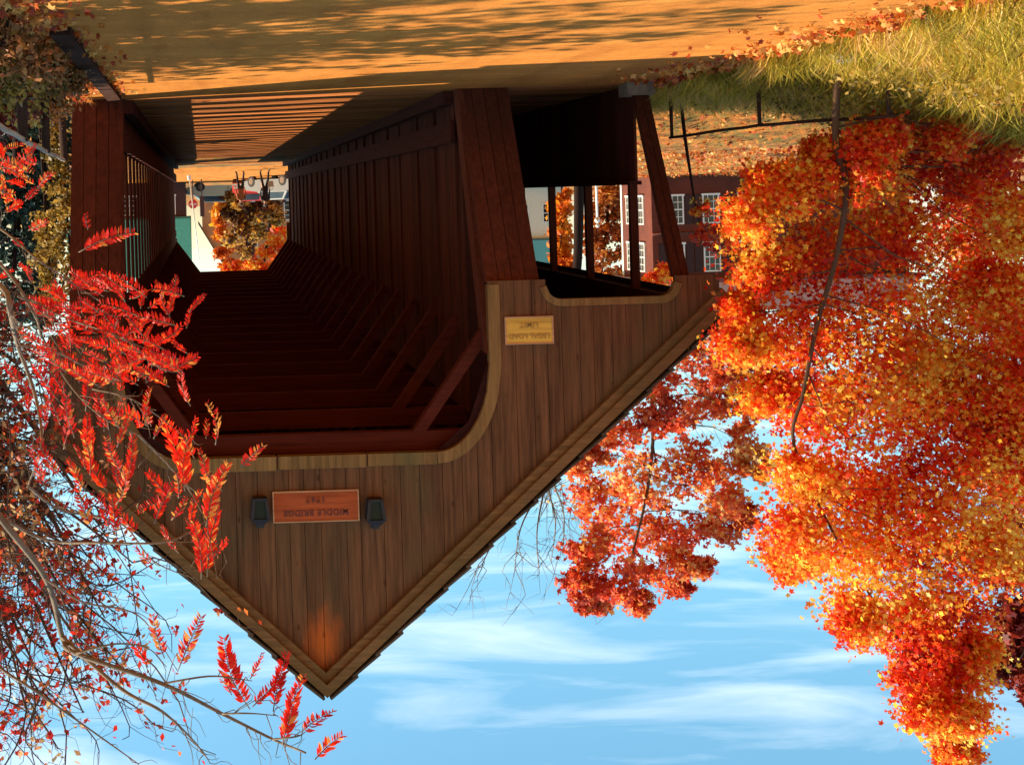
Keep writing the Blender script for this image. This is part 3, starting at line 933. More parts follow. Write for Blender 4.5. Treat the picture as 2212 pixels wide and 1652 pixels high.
# slim sapling behind the fence
c = at(1470, 245, 23.5); b0 = (c[0], 23.5, gz(c[0], 23.5))
make_tree('sapling', 'slim young orange tree behind the dark rail fence', 'tree', b0, [at(1480, 300, 23.5), at(1492, 380, 23.5), at(1500, 430, 23.5), at(1520, 520, 23.5)], .035,
          px_blobs([(1530, 500, 30), (1512, 452, 22), (1560, 530, 30)], 23.5, .2), M['maple'], M['barkdark'], per=160, leaf=.045, tmpl=SL, clump=12)

# trees and shrubs by the building, seen over the walkway rail
def simple_tree(name, label, px, Y, blobs, leafm, per, leaf, trunk_r=.15, base_y=400, bark='barkdark', clump=14, sig=.25, spread=1.0, twig=.65, group=None, tmpl=KL):
    c = at(px, base_y, Y); b_ = (c[0], Y, gz(c[0], Y))
    top = max(blobs, key=lambda q: q[1])
    mx = sum(q[0] for q in blobs) / len(blobs); my = sum(q[1] for q in blobs) / len(blobs)
    p1 = at(px * .6 + mx * .4, (my + 400) / 2, Y)
    return make_tree(name, label, 'tree' if 'tree' in name else 'shrub', b_, [p1, at(mx, my, Y), at(top[0], top[1], Y)], trunk_r, px_blobs(blobs, Y, spread), leafm, M[bark], per=per, leaf=leaf, tmpl=tmpl, clump=clump, sig=sig, twig_share=twig, group=group)


simple_tree('orange_tree', 'bright orange tree seen through the walkway between two posts', 1215, 60, [(1212, 425, 22), (1212, 455, 24), (1208, 480, 24), (1208, 510, 26), (1212, 540, 26), (1214, 565, 26), (1222, 600, 24), (1200, 620, 26)], M['orangeleaf'], 520, .12, trunk_r=.05)
simple_tree('russet_tree', 'russet tree behind the white lamp post by the building', 1315, 88, [(1310, 420, 26), (1300, 450, 26), (1330, 460, 26), (1310, 500, 32), (1325, 545, 30), (1290, 540, 26), (1300, 590, 26), (1332, 590, 22), (1278, 470, 22), (1275, 510, 22), (1335, 420, 22), (1332, 505, 22)], M['brownleaf'], 420, .15)
simple_tree('red_maple_tree', 'vivid red tree above the building seen under the walkway roof', 1370, 66, [(1310, 612, 22), (1345, 625, 24), (1385, 620, 26), (1420, 610, 26), (1440, 590, 22), (1395, 645, 22), (1340, 655, 24)], M['maple'], 420, .13, twig=.5, trunk_r=.06)

# right bank: shrubs, spruce
def shrub(label, x, y, h, r, leafm, n=3, per=260, leaf=.055, name='shrub', group=None, clump=12):
    b_ = (x, y, gz(x, y) - .03)
    t = thing(name, label, 'shrub', b_, group)
    blobs = []; mb = MB()
    for i in range(n):
        a = rng.uniform(0, 2 * PI); q = np.array([x + r * .6 * math.cos(a), y + r * .6 * math.sin(a), b_[2] + h * rng.uniform(.45, .85)])
        blobs.append((q, r * rng.uniform(.6, .85)))
        limb(mb, b_, q, .02 + .008 * h, .006, .12, 6, 5)
        if h > 1.5:
            blobs.append(((b_ + (q - b_) * .5), r * .5)); blobs.append((q + np.array([0, 0, h * .2]), r * .45))
    pts, CL = blob_points(blobs, per, clump, .3, fill=.3)
    for (c_, r_), cc in zip(blobs, CL):
        for q in cc:
            limb(mb, c_, q, .006, .003, .15, 4, 3)
    pts[:, 2] = np.maximum(pts[:, 2], b_[2] + .03)
    mb.build('stems', M['barkdark'], t, smooth=True)
    V, F = leaves(pts, leaf, KL, (.3, -.5, .5)); obj('foliage', V, F, leafm, t)
    return t


YS = 23.0
for i, (px, py0, py1, lab) in enumerate([(122, 270, 470, 'yellow olive shrub against the right end panel of the bridge'), (140, 420, 640, 'taller olive shrub climbing beside the bridge eave'), (100, 480, 640, 'thin yellow shrub between the bridge wall and spruce')]):
    c0 = at(px, py0, YS + i * .4); c1 = at(px, py1, YS + i * .4)
    b_ = (c0[0] + .12, YS + i * .4, gz(c0[0] + .12, YS + i * .4))
    hb = [(at(px + rng.uniform(-22, 18), y_, YS + i * .4), .19) for y_ in np.linspace(py0, py1, 7)]
    make_tree('shrub', lab, 'shrub', b_, [hb[1][0], hb[4][0], hb[6][0]], .03, hb, M['olive'], M['barkdark'], per=130, leaf=.045, clump=10, sig=.35, limb_r=.4)
for i, (x, y, h, r, mm, lab) in enumerate([(1.62, 11.9, .55, .34, 'rust', 'rusty low shrub at the near end of the timber curb'), (1.95, 12.9, .7, .42, 'olive', 'olive brown shrub on the right verge under the rail'), (1.58, 13.9, .5, .3, 'rust', 'small russet shrub spilling over the timber curb'),
                                            (2.1, 14.9, .65, .42, 'olive', 'mid green shrub behind the middle of the pale fence'), (1.62, 15.9, .42, .28, 'rust', 'brown shrub at the foot of a pale fence post'), (2.0, 17.2, .5, .36, 'rust', 'dark rusty shrub near the bridge end of the pale fence'),
                                            (2.6, 13.2, .9, .5, 'maroonleaf', 'maroon shrub leaning out at the edge of the river bank'), (2.5, 16.0, .8, .5, 'maroonleaf', 'dark red shrub behind the pale rail')]):
    shrub(lab, x, y, h, r, M[mm], 5, 200, .035, 'low_shrub', None, 12)

t = thing('spruce_tree', 'dark blue green spruce beyond the shrubs on the right bank', 'tree', (5.6, 47.5, gz(5.6, 47.5)))
mb = MB(); zb = gz(5.6, 47.5); mb.tube([(5.6, 47.5, zb), (5.6, 47.5, 5.9)], [.18, .04], 7); mb.build('trunk', M['barkdark'], t)
P = []
for k in range(1500):
    u = rng.uniform(0, 1) ** .8; z = zb + .6 + u * 7.5; r = (1 - u) * 1.9 * rng.uniform(.5, 1) + .1; a = rng.uniform(0, 2 * PI)
    for j in range(4): P.append((5.6 + r * math.cos(a) + rng.normal() * .12, 47.5 + r * math.sin(a) + rng.normal() * .12, z - r * .25 + rng.normal() * .1))
V, F = leaves(np.array(P), .13, KL, (0, -.2, -.2)); obj('crown', V, F, M['teal'], t)

# ------------------------------------------------------------------ sumac: compound leaves on the near right
def compound_leaf(b_, tip, droop, pairs=11, width=.30):
    pairs = int(pairs * 1.55)
    """rachis from b_ to tip with paired narrow leaflets; returns leaflet verts/faces and the rachis path"""
    b_, tip = np.asarray(b_, float), np.asarray(tip, float)
    L = np.linalg.norm(tip - b_); d = (tip - b_) / L
    side = np.cross(d, np.array([rng.normal() * .35, 1.0, rng.normal() * .35])); side /= np.linalg.norm(side)
    nrm = np.cross(side, d)
    bend = np.cross(d, np.array([0, 1, 0])); bend = bend / (np.linalg.norm(bend) + 1e-9) * rng.uniform(-.10, .10) * L
    u = np.linspace(0, 1, 9)[:, None]
    Pth = b_ + (tip - b_) * u + bend * np.sin(u * PI)
    V, F = [], []
    for i in range(pairs):
        t_ = .12 + .86 * i / (pairs - 1)
        k = t_ * 8; i0 = min(7, int(k)); q = Pth[i0] + (Pth[i0 + 1] - Pth[i0]) * (k - i0)
        ll = L * width * (.55 + .45 * math.sin(PI * min(1, (t_ * .9 + .12)))) * rng.uniform(.8, 1.1)
        for s_ in (-1, 1):
            ax = side * s_ * .80 + d * rng.uniform(.20, .75) + nrm * rng.uniform(-.7, .3) + np.array([0, 0, -.35])
            ax /= np.linalg.norm(ax)
            wv = np.cross(ax, nrm + rng.normal(size=3) * .45); wv /= np.linalg.norm(wv)
            w = ll * .165; fold = np.cross(ax, wv) * w * .5
            n0 = len(V)
            V += [q, q + ax * ll * .35 + wv * w + fold, q + ax * ll * .75 + wv * w * .7 + fold * .6 - np.array([0, 0, ll * .05]), q + ax * ll - np.array([0, 0, ll * .12]), q + ax * ll * .75 - wv * w * .7 + fold * .6 - np.array([0, 0, ll * .05]), q + ax * ll * .35 - wv * w + fold]
            F.append((n0, n0 + 1, n0 + 2, n0 + 3, n0 + 4, n0 + 5))
    return V, F, Pth


SPEC = [((540, 1531), (485, 1376)), ((590, 1536), (620, 1411)), ((545, 1526), (612, 1456)), ((620, 1600), (655, 1461)), ((650, 1581), (720, 1536)), ((680, 1640), (740, 1588)), ((610, 1606), (635, 1520)), ((500, 1500), (475, 1466)),
        ((385, 1446), (435, 1331)), ((320, 1441), (280, 1386)), ((355, 1421), (330, 1326)), ((540, 1466), (565, 1411)), ((435, 1250), (418, 1130)), ((448, 1246), (470, 1106)), ((410, 1061), (355, 906)), ((445, 1140), (495, 1001)), ((520, 1010), (568, 964)),
        ((270, 1051), (286, 940)), ((370, 1076), (320, 1021)), ((400, 1061), (412, 946)), ((320, 921), (245, 891)), ((225, 931), (210, 851)), ((155, 926), (145, 856)), ((445, 946), (447, 909)), ((400, 956), (422, 904)), ((195, 1026), (175, 931)),
        ((232, 1061), (190, 991)), ((350, 1086), (300, 1106)), ((327, 921), (314, 880)), ((345, 797), (427, 770)), ((320, 770), (220, 800)), ((380, 720), (320, 750)), ((300, 725), (240, 740)), ((350, 780), (280, 770)), ((170, 545), (292, 503)), ((190, 495), (186, 462)),
        ((280, 645), (312, 628)), ((210, 665), (260, 685)), ((150, 710), (95, 712)), ((260, 822), (190, 822)), ((320, 665), (352, 645)), ((30, 345), (72, 372)), ((-5, 360), (46, 382)), ((10, 320), (52, 312)), ((-10, 405), (30, 420)), ((465, 1200), (490, 1165)), ((300, 1150), (260, 1100)), ((330, 1220), (290, 1180)), ((420, 990), (385, 930)), ((480, 1060), (440, 1010))]
YU = 7.2
ub = (2.35, 7.6, gz(2.35, 7.6) - .05)
t = thing('sumac_tree', 'near sumac with drooping scarlet feather leaves on bare grey branches', 'tree', ub)
LV, LF = [], []; lm = MB(); n0 = 0
def add_leaf(pb, pt, Y, pairs=11, width=.30):
    global n0
    v, f, path = compound_leaf(at(*pb, Y), at(*pt, Y + rng.uniform(-.12, .12)), 0, pairs, width)
    LV.extend(v); LF.extend([tuple(i + n0 for i in q) for q in f]); n0 += len(v)
    lm.tube(path, np.linspace(.0035, .0015, len(path)), 4)
for (pb, pt) in SPEC:
    Ld = math.hypot(pt[0] - pb[0], pt[1] - pb[1])
    add_leaf(pb, pt, YU + rng.uniform(-.3, .3), int(max(6, Ld / 9)), .18 if Ld > 90 else .26)
for _ in range(80):
    x = rng.uniform(120, 410); y = rng.uniform(625, 840); a = rng.uniform(-.5, 2.6); L = rng.uniform(45, 95)
    add_leaf((x, y), (x + L * math.cos(a + PI), y - L * .35 - L * .3 * math.sin(a)), YU + rng.uniform(-.5, .4), 8, .22)
for _ in range(54):
    x = rng.uniform(60, 470) if _ % 2 else rng.uniform(40, 260); y = rng.uniform(850, 1240); a = rng.uniform(1.0, 2.3); L = rng.uniform(50, 100)
    if x < 250 and y > 1000 + .9 * x: continue
    add_leaf((x, y), (x + L * math.cos(a), y - L * math.sin(a)), YU + rng.uniform(-.5, .5), 9, .19)
for _ in range(26):
    x = rng.uniform(-20, 90); y = rng.uniform(330, 640); a = rng.uniform(.6, 2.6); L = rng.uniform(40, 75)
    add_leaf((x, y), (x + L * math.cos(a), y - L * .5 * math.sin(a)), YU + rng.uniform(-.2, .8), 8, .24)
obj('foliage', LV, LF, M['sumac'], t)
hub = np.array([1.95, 7.45, 1.2])
BR = [([(-140, 520), (0, 617), (21, 672), (38, 745), (75, 850), (90, 960), (60, 1050)], .016), ([(-120, 500), (0, 570), (75, 680), (90, 725), (150, 830), (220, 900), (300, 940)], .009), ([(-130, 420), (0, 494), (80, 560), (147, 606), (215, 650)], .008),
      ([(40, 640), (70, 652), (150, 690), (224, 715), (330, 760)], .006), ([(-160, 900), (0, 1116), (100, 1251), (135, 1376), (165, 1411), (350, 1476), (480, 1541), (590, 1596), (660, 1625)], .017), ([(135, 1376), (260, 1486), (350, 1536), (415, 1596), (450, 1640)], .009),
      ([(-100, 1350), (0, 1441), (75, 1491), (210, 1586), (300, 1650)], .009), ([(0, 1116), (100, 1166), (220, 1172), (350, 1171), (415, 1146), (450, 1120)], .007), ([(60, 1050), (130, 1100), (260, 1130), (330, 1210), (420, 1250)], .006),
      ([(300, 940), (360, 1000), (410, 1060), (445, 1130), (470, 1250)], .005), ([(200, 840), (280, 860), (350, 905), (420, 960)], .004), ([(350, 1476), (450, 1460), (510, 1465), (545, 1470)], .004), ([(480, 1541), (540, 1540), (600, 1545)], .004), ([(590, 1596), (640, 1590), (660, 1580)], .004),
      ([(165, 1411), (250, 1390), (320, 1400), (360, 1440)], .004), ([(100, 1251), (180, 1300), (300, 1330), (385, 1450)], .005), ([(224, 715), (280, 740), (345, 797)], .004), ([(38, 745), (120, 760), (200, 800), (260, 822)], .005)]
for P_, r_ in BR:
    P = curve_pts([at(x, y, YU + .25 * math.sin(i * 1.7 + r_ * 900)) for i, (x, y) in enumerate(P_)], 7)
    if P_[0][0] < -90: P = np.vstack([curve_pts([ub, (ub[0] - .1, ub[1] - .1, ub[2] + .6 * (P[0][2] - ub[2])), P[0]], 5)[:-1], P])
    lm.tube(P, np.linspace(r_ * 1.4, max(.002, r_ * .3), len(P)), 6)
    for _ in range(int(len(P) * .4)):
        i = rng.integers(max(2, len(P) - 35), len(P) - 1); d = P[i] - P[i - 1]; d /= np.linalg.norm(d)
        limb(lm, P[i], P[i] + (d * .8 + rng.normal(size=3) * .6) * rng.uniform(.05, .20), .003, .0012, .15, 6, 3)
lm.build('branches', M['barkgrey'], t, smooth=True)


# crab apple: fine bare twigs with small red leaves and fruit
def twiggy(name, label, base, tips_fn, n_main, r0, leafm, per_leaf, leaf, bark, levels=(9, 7)):
    t = thing(name, label, 'tree', base)
    tb = MB(); top = np.array(base) + np.array([-.05, .1, 1.5])
    P0 = curve_pts([base, np.array(base) + np.array([.06, 0, .7]), top], 5); tb.tube(P0, np.linspace(r0, r0 * .8, len(P0)), 8)
    tb.build('trunk', bark, t, smooth=True)
    mb = MB(); pts = []
    for k in range(n_main):
        q = tips_fn()
        mid = top + (q - top) * .5 + np.array([0, 0, .35]) + rng.normal(size=3) * .15
        P = curve_pts([top, mid, q], 8); mb.tube(P, np.linspace(r0 * .42, .006, len(P)), 5)
        for _ in range(levels[0]):
            i = rng.integers(5, len(P)); d = P[i] - P[i - 1]; d /= np.linalg.norm(d)
            a = P[i] + (d * .7 + rng.normal(size=3) * .75) * rng.uniform(.25, .75)
            S = limb(mb, P[i], a, .007, .003, .16, 8, 4)
            for _ in range(levels[1]):
                j = rng.integers(1, 6); e_ = S[j] + (d * .4 + rng.normal(size=3) * .8) * rng.uniform(.06, .25)
                limb(mb, S[j], e_, .003, .0015, .15, 5, 3)
                for _ in range(rng.poisson(per_leaf)): pts.append(e_ + rng.normal(size=3) * .025)
    mb.build('limbs', bark, t, smooth=True)
    V, F = leaves(np.array(pts), leaf, KL, (0, -.4, -.4), .5); obj('crown', V, F, leafm, t)
    return t


YC = 10.6
def tip1():
    x = rng.uniform(-120, 300); y = rng.uniform(720, 1560)
    if y < 1120: x = min(x, rng.uniform(-60, 60))
    return at(x, y, YC + rng.uniform(-.9, .9))
twiggy('crabapple_tree', 'tangled fine branched tree with small red leaves behind the sumac', (2.9, YC + .2, gz(2.9, YC + .2) - .05), tip1, 62, .10, M['berry'], 2.3, .028, wood('twig_bark', (.10, .065, .05)), (11, 8))

# the roadside tree out of view on the right whose branches shade the road
def tip_round(cx, cy, r, z0, z1):
    def f():
        a = rng.uniform(0, 2 * PI); q = r * rng.uniform(.35, 1) ** .5
        return np.array([max(2.9, cx + q * math.cos(a)), cy + q * math.sin(a), rng.uniform(z0, z1)])
    return f
twiggy('roadside_tree', 'half bare tree beside the road beyond the right picture edge', (5.6, 15.8, gz(5.6, 15.8)), tip_round(5.6, 15.8, 3.0, 2.6, 7.6), 30, .19, M['berry'], 4.5, .10, M['barkgrey'], (10, 7))
twiggy('roadside_tree', 'taller thin tree beside the road nearer the river bank', (8.6, 18.0, gz(8.6, 18.0)), tip_round(8.6, 18.0, 2.4, 4.5, 10.0), 22, .17, M['berry'], 3.5, .10, M['barkgrey'], (9, 6))
twiggy('roadside_tree', 'tall half bare tree farthest from the road edge', (10.0, 16.6, gz(10, 16.6)), tip_round(9.6, 16.4, 3.2, 6.5, 13.5), 34, .2, M['berry'], 2.2, .10, M['barkgrey'], (9, 5))
twiggy('roadside_tree', 'low spreading tree beside the near road edge out of view', (5.0, 12.9, gz(5.0, 12.9)), tip_round(5.0, 12.9, 2.0, 2.2, 5.2), 18, .13, M['berry'], 4.0, .085, M['barkgrey'], (9, 7))
simple_tree('dark_green_tree', 'dense dark green tree behind the pale rail fence across the river', 40, 40, [(10, 330, 40), (50, 380, 40), (20, 440, 50), (80, 450, 40), (40, 520, 55), (90, 560, 45), (10, 600, 55), (60, 640, 50), (-30, 420, 50), (-40, 540, 60), (20, 690, 45), (95, 660, 35)], M['teal'], 330, .10, twig=.65, base_y=300)

# ------------------------------------------------------------------ grass and fallen leaves
def blades(n, xf, yf, hmin, hmax, keep=None):
    x = xf(n); y = yf(n)
    if keep is not None:
        k = keep(x, y); x, y = x[k], y[k]
    n = len(x); z = height(x, y) - .03
    h = rng.uniform(hmin, hmax, n) * (.7 + .3 * np.sin(x * 5.1 + 1.7 * y) * np.sin(y * 4.3 - x)); a = rng.uniform(0, 2 * PI, n); w = rng.uniform(.0035, .009, n)
    lean = np.clip(rng.normal(size=(n, 2)) * .65, -1.1, 1.1) * h[:, None]
    B = np.stack([x, y, z], 1); dx = np.stack([np.cos(a) * w, np.sin(a) * w, 0 * a], 1)
    mid = B + np.stack([lean[:, 0] * .35, lean[:, 1] * .35, h * .6], 1); tip = B + np.stack([lean[:, 0], lean[:, 1], h], 1)
    V = np.stack([B - dx, B + dx, mid + dx * .8, tip, mid - dx * .8], 1).reshape(-1, 3)
    F = (np.arange(n)[:, None, None] * 5 + np.array([[0, 1, 2], [0, 2, 4], [4, 2, 3]])[None]).reshape(-1, 3)
    return V, F


V, F = blades(85000, lambda n: -7.0 - 6.5 * rng.uniform(0, 1, n) ** 1.3, lambda n: rng.uniform(10.5, 25, n), .12, .58,
              keep=lambda x, y: (.5 * np.sin(x * 2.1 + y * 1.3) + .5 * np.sin(x * 1.1 - y * 2.2) + rng.normal(size=len(x)) * 1.6 > -1.2) & (x < -7.0 + .12 * np.sin(y * 3)))
tag(obj('grass', V, F, M['grass']), 'long olive and straw coloured grass on the left bank', 'grass', kind='stuff')
nw = 22000
xw = -7.1 - 5.5 * rng.uniform(0, 1, nw) ** 1.2; yw = rng.uniform(10.8, 22, nw)
kw = np.sin(xw * 1.7 + yw * .9) + np.sin(xw * .8 - yw * 1.9) > -.2; xw, yw = xw[kw], yw[kw]
Vw, Fw = leaves(np.stack([xw, yw, height(xw, yw) + rng.uniform(0.02, .40, len(xw)) * sst(-7.0, -8.2, xw)], 1), .032, KL, (.3, -.4, .6), .5)
tag(obj('leafy_weeds', Vw, Fw, M['olive']), 'broad leaved olive weeds among the long grass', 'weeds', kind='stuff')
V1, F1 = blades(7000, lambda n: 1.6 + 2.6 * rng.uniform(0, 1, n), lambda n: rng.uniform(9.5, 21, n), .08, .3)
tag(obj('verge_weeds', V1, F1, M['rust']), 'brown grassy weeds on the right verge by the pale fence', 'weeds', kind='stuff')
n = 23300
x = np.concatenate([-7.0 - 5 * rng.uniform(0, 1, 6000) ** 1.5, rng.uniform(-30, -7.2, 14500), -6.95 + np.abs(rng.normal(size=800)) ** 1.5 * .30, 1.6 - np.abs(rng.normal(size=900)) * .3, rng.uniform(1.6, 3.6, 1100)])
y = np.concatenate([rng.uniform(10.5, 22, 6000), rng.uniform(20, 76, 14500), rng.uniform(9, 21, 800), rng.uniform(9, 20, 900), rng.uniform(9, 21, 1100)])
on_road = (x > -6.9) & (x < 1.6)
z = np.where(on_road, .03, height(x, y) + .03) + rng.uniform(0, .06, n) * (~on_road)
far = np.clip((y - 18) / 25, 0, 1)
V, F = leaves(np.stack([x, y, z], 1), .05, SL, (0, 0, 1.1), .3)
V = V.reshape(-1, 10, 3); cV = V.mean(1, keepdims=True); V = (cV + (V - cV) * (1 + far * .9)[:, None, None]).reshape(-1, 3)
tag(obj('fallen_leaves', V, F, M['litter']), 'red and orange fallen leaves along the road edge and lawn', 'fallen leaves', kind='stuff')

# ------------------------------------------------------------------ brick building on the left
def window(parent, x, z, w, h, y, nx=3, nz=4, face='y', glass='glass'):
    """double-hung window; face 'y' looks to -Y, face 'x' looks to +X"""
    def T(u, d, zz): return (x + u, y - d, zz) if face == 'y' else (y + d, x + u, zz)
    def bx(mb, u0, u1, d0, d1, z0, z1):
        V = [T(u, d, q) for q in (z0, z1) for d in (d0, d1) for u in (u0, u1)]
        mb.add(V, [(0, 2, 3, 1), (4, 5, 7, 6), (0, 1, 5, 4), (2, 6, 7, 3), (0, 4, 6, 2), (1, 3, 7, 5)])
    t_ = .075
    mb = MB()
    bx(mb, -w / 2, w / 2, 0, .08, z + h / 2 - t_, z + h / 2); bx(mb, -w / 2 - .05, w / 2 + .05, 0, .11, z - h / 2 - .03, z - h / 2 + t_)
    bx(mb, -w / 2, -w / 2 + t_, 0, .078, z - h / 2 + t_, z + h / 2 - t_); bx(mb, w / 2 - t_, w / 2, 0, .078, z - h / 2 + t_, z + h / 2 - t_)
    wn = mb.build('window', M['white'], parent)
    mb = MB()
    for i in range(1, nx): u = -w / 2 + w * i / nx; bx(mb, u - .016, u + .016, .022, .05, z - h / 2 + t_, z + h / 2 - t_)
    for i in range(1, nz):
        q = z - h / 2 + h * i / nz; hh = .032 if i * 2 == nz else .016
        bx(mb, -w / 2 + t_, w / 2 - t_, .02, .048, q - hh, q + hh)
    mb.build('muntins', M['white'], wn)
    mb = MB(); bx(mb, -w / 2 + .02, w / 2 - .02, .003, .018, z - h / 2 + .02, z + h / 2 - .02); mb.build('pane', M[glass], wn)
    return wn


BY = 76.0
xc = at(1406, 400, BY)[0]; zb = gz(xc - 5, BY) - .3
zbase = .85; zeave = at(1500, 604, BY)[2]
bb = thing('brick_building', 'red brick building with white sash windows seen past the walkway', 'building', (xc - 6, BY, zb))
mb = MB(); mb.box(xc - 14, xc, BY, BY + 5.4, zb, zeave); mb.build('wall', M['brick'], bb)
mb = MB(); yr = BY + 2.7
mb.prism([(xc - 14.5, BY - .45, zeave - .02), (xc - 14.5, BY - .45, zeave + .16), (xc - 14.5, yr, zeave + 2.0), (xc - 14.5, BY + 5.85, zeave + .16), (xc - 14.5, BY + 5.85, zeave - .02)], (14.9, 0, 0))
rf = mb.build('roof', plain('roof_slate', (.12, .06, .05), .8), bb)
mb = MB(); mb.box(xc - 3.2, xc - 2.3, yr - .4, yr + .4, zeave + 1.2, zeave + 2.9); mb.build('chimney', M['brick'], rf)
mb = MB(); mb.box(xc - .02, xc + .05, BY + 5.2, BY + 5.45, zb, zeave - .02); mb.build('corner_board', M['white'], bb)
zl, zu = at(1460, 453, BY)[2], at(1460, 557, BY)[2]
for px in (1458, 1535, 1612):
    x = at(px, 450, BY)[0]
    for z in (zl, zu): window(bb, x, z, .92, 1.62, BY, 3, 4)
    for z in (zl, zu):
        for s_ in (-1, 1):
            mb = MB(); xa = x + s_ * .74; mb.box(xa - .2, xa + .2, BY - .05, BY - .003, z - .8, z + .8); mb.build('shutter', M['shutter'], bb)
for yy_ in (BY + 1.7, BY + 3.9):
    for z in (zl, zu): window(bb, yy_, z, .95, 1.62, xc, 3, 4, 'x')
# porch pent roof along the front between storeys
mb = MB(); zz = (zl + zu) / 2; mb.prism([(xc - 14, BY - .003, zz + .1), (xc - 14, BY - .003, zz - .06), (xc - 14, BY - .16, zz - .06)], (14, 0, 0)); mb.build('string_course', M['brick'], bb)

# white lamp post
c = at(1288, 395, 62.0); zg = gz(c[0], 62.0); lt = thing('lamp_post', 'white lamp post with round globes on the lawn past the walkway', 'lamp post', (c[0], 62.0, zg))
ztop = at(1288, 470, 62)[2]
mb = MB(); mb.tube([(c[0], 62, zg), (c[0], 62, zg + .5), (c[0], 62, ztop)], [.09, .06, .05], 10); mb.build('pole', M['white'], lt, smooth=True)
def ball(p, r, name, m, parent):
    V, F = [], []
    for i in range(9):
        for j in range(12):
            th, ph = PI * i / 8, 2 * PI * j / 12; V.append((p[0] + r * math.sin(th) * math.cos(ph), p[1] + r * math.sin(th) * math.sin(ph), p[2] + r * math.cos(th)))
    for i in range(8):
        for j in range(12): F.append((i * 12 + j, (i + 1) * 12 + j, (i + 1) * 12 + (j + 1) % 12, i * 12 + (j + 1) % 12))
    return obj(name, V, F, m, parent, smooth=True)
ball((c[0], 62, ztop + .12), .13, 'globe', M['white'], lt); ball((c[0], 62, ztop + .36), .09, 'globe', M['white'], lt)
mb = MB(); mb.tube([(c[0], 62, ztop + .42), (c[0], 62, ztop + .62)], [.03, .008], 6); mb.build('finial', M['iron'], lt)

# pale house with teal roof far behind, glimpsed at the pier's edge
def gable_house(label, x0, x1, y0, y1, z0, zE, zR, mw, mr, wins, cat='house', ridge='y', trim=True):
    h = thing('house', label, cat, ((x0 + x1) / 2, y0, z0))
    mb = MB()
    if ridge == 'y':
        xm = (x0 + x1) / 2
        mb.prism([(x0, y0, z0), (x1, y0, z0), (x1, y0, zE), (xm, y0, zR), (x0, y0, zE)], (0, y1 - y0, 0))
        mb.build('wall', mw, h)
        for xe in (x0, x1):
            mb = MB(); s_ = 1 if xe > xm else -1; k = (zR - zE) / abs(xe - xm)
            mb.hexa([(xm, y0 - .35, zR + .02), (xe + s_ * .35, y0 - .35, zE - .35 * k + .02), (xe + s_ * .35, y1 + .3, zE - .35 * k + .02), (xm, y1 + .3, zR + .02)],
                    [(xm, y0 - .35, zR + .2), (xe + s_ * .35, y0 - .35, zE - .35 * k + .16), (xe + s_ * .35, y1 + .3, zE - .35 * k + .16), (xm, y1 + .3, zR + .2)])
            mb.build('roof', mr, h)
    else:
        ym = (y0 + y1) / 2
        mb.prism([(x0, y0, z0), (x0, y1, z0), (x0, y1, zE), (x0, ym, zR), (x0, y0, zE)], (x1 - x0, 0, 0)); mb.build('wall', mw, h)
        for ye in (y0, y1):
            mb = MB(); s_ = 1 if ye > ym else -1; k = (zR - zE) / abs(ye - ym)
            mb.hexa([(x0 - .3, ym, zR + .02), (x1 + .3, ym, zR + .02), (x1 + .3, ye + s_ * .4, zE - .4 * k + .02), (x0 - .3, ye + s_ * .4, zE - .4 * k + .02)],
                    [(x0 - .3, ym, zR + .2), (x1 + .3, ym, zR + .2), (x1 + .3, ye + s_ * .4, zE - .4 * k + .16), (x0 - .3, ye + s_ * .4, zE - .4 * k + .16)])
            mb.build('roof', mr, h)
    for (x, z, w, hh) in wins: window(h, x, z, w, hh, y0, 2, 4)
    return h


tealr = plain('teal_roof', (.03, .10, .09), .5)
cl = plain('cream_clapboard', (.72, .66, .50), .7, var=.1)
gn = plain('green_clapboard', (.05, .22, .15), .6, var=.15)
a = at(1190, 400, 110); a2 = at(1120, 400, 110)
gable_house('cream house with dark teal roof glimpsed beside the bridge pier', a[0] - 1, a2[0] + 1, 110, 118, -.1, 5.2, 7.6, cl, tealr, [((a[0] + a2[0]) / 2 - 1, 3.0, .9, 1.5), ((a[0] + a2[0]) / 2 + 1, 3.0, .9, 1.5)], ridge='x')

# ------------------------------------------------------------------ beyond the far portal
aL, aR = at(500, 400, 118), at(428, 400, 118)
zt = at(500, 690, 118)[2]
gable_house('tan brick house with steep gable seen through the far portal', -16, at(436, 450, 118)[0], 118, 128, -.1, at(436, 495, 118)[2], 17.5, M['tanwall'], plain('dark_shingle', (.09, .05, .04), .9), [(-4.2, 2.2, 1.0, 1.7), (-7.5, 2.2, 1.0, 1.7), (-4.2, 5.2, 1.0, 1.7), (-7.5, 5.2, 1.0, 1.7)])
g0 = at(409, 400, 92)
gable_house('dark house with teal green roof at the right of the far portal', g0[0] + .3, g0[0] + 8, 92, 98, -.1, 2.75, 6.2, plain('dark_clapboard', (.06, .02, .014), .8), plain('teal_green_roof', (.03, .17, .11), .6), [(g0[0] + 1.4, 1.5, .9, 1.3), (g0[0] + 4.0, 1.5, .9, 1.3)], ridge='x')
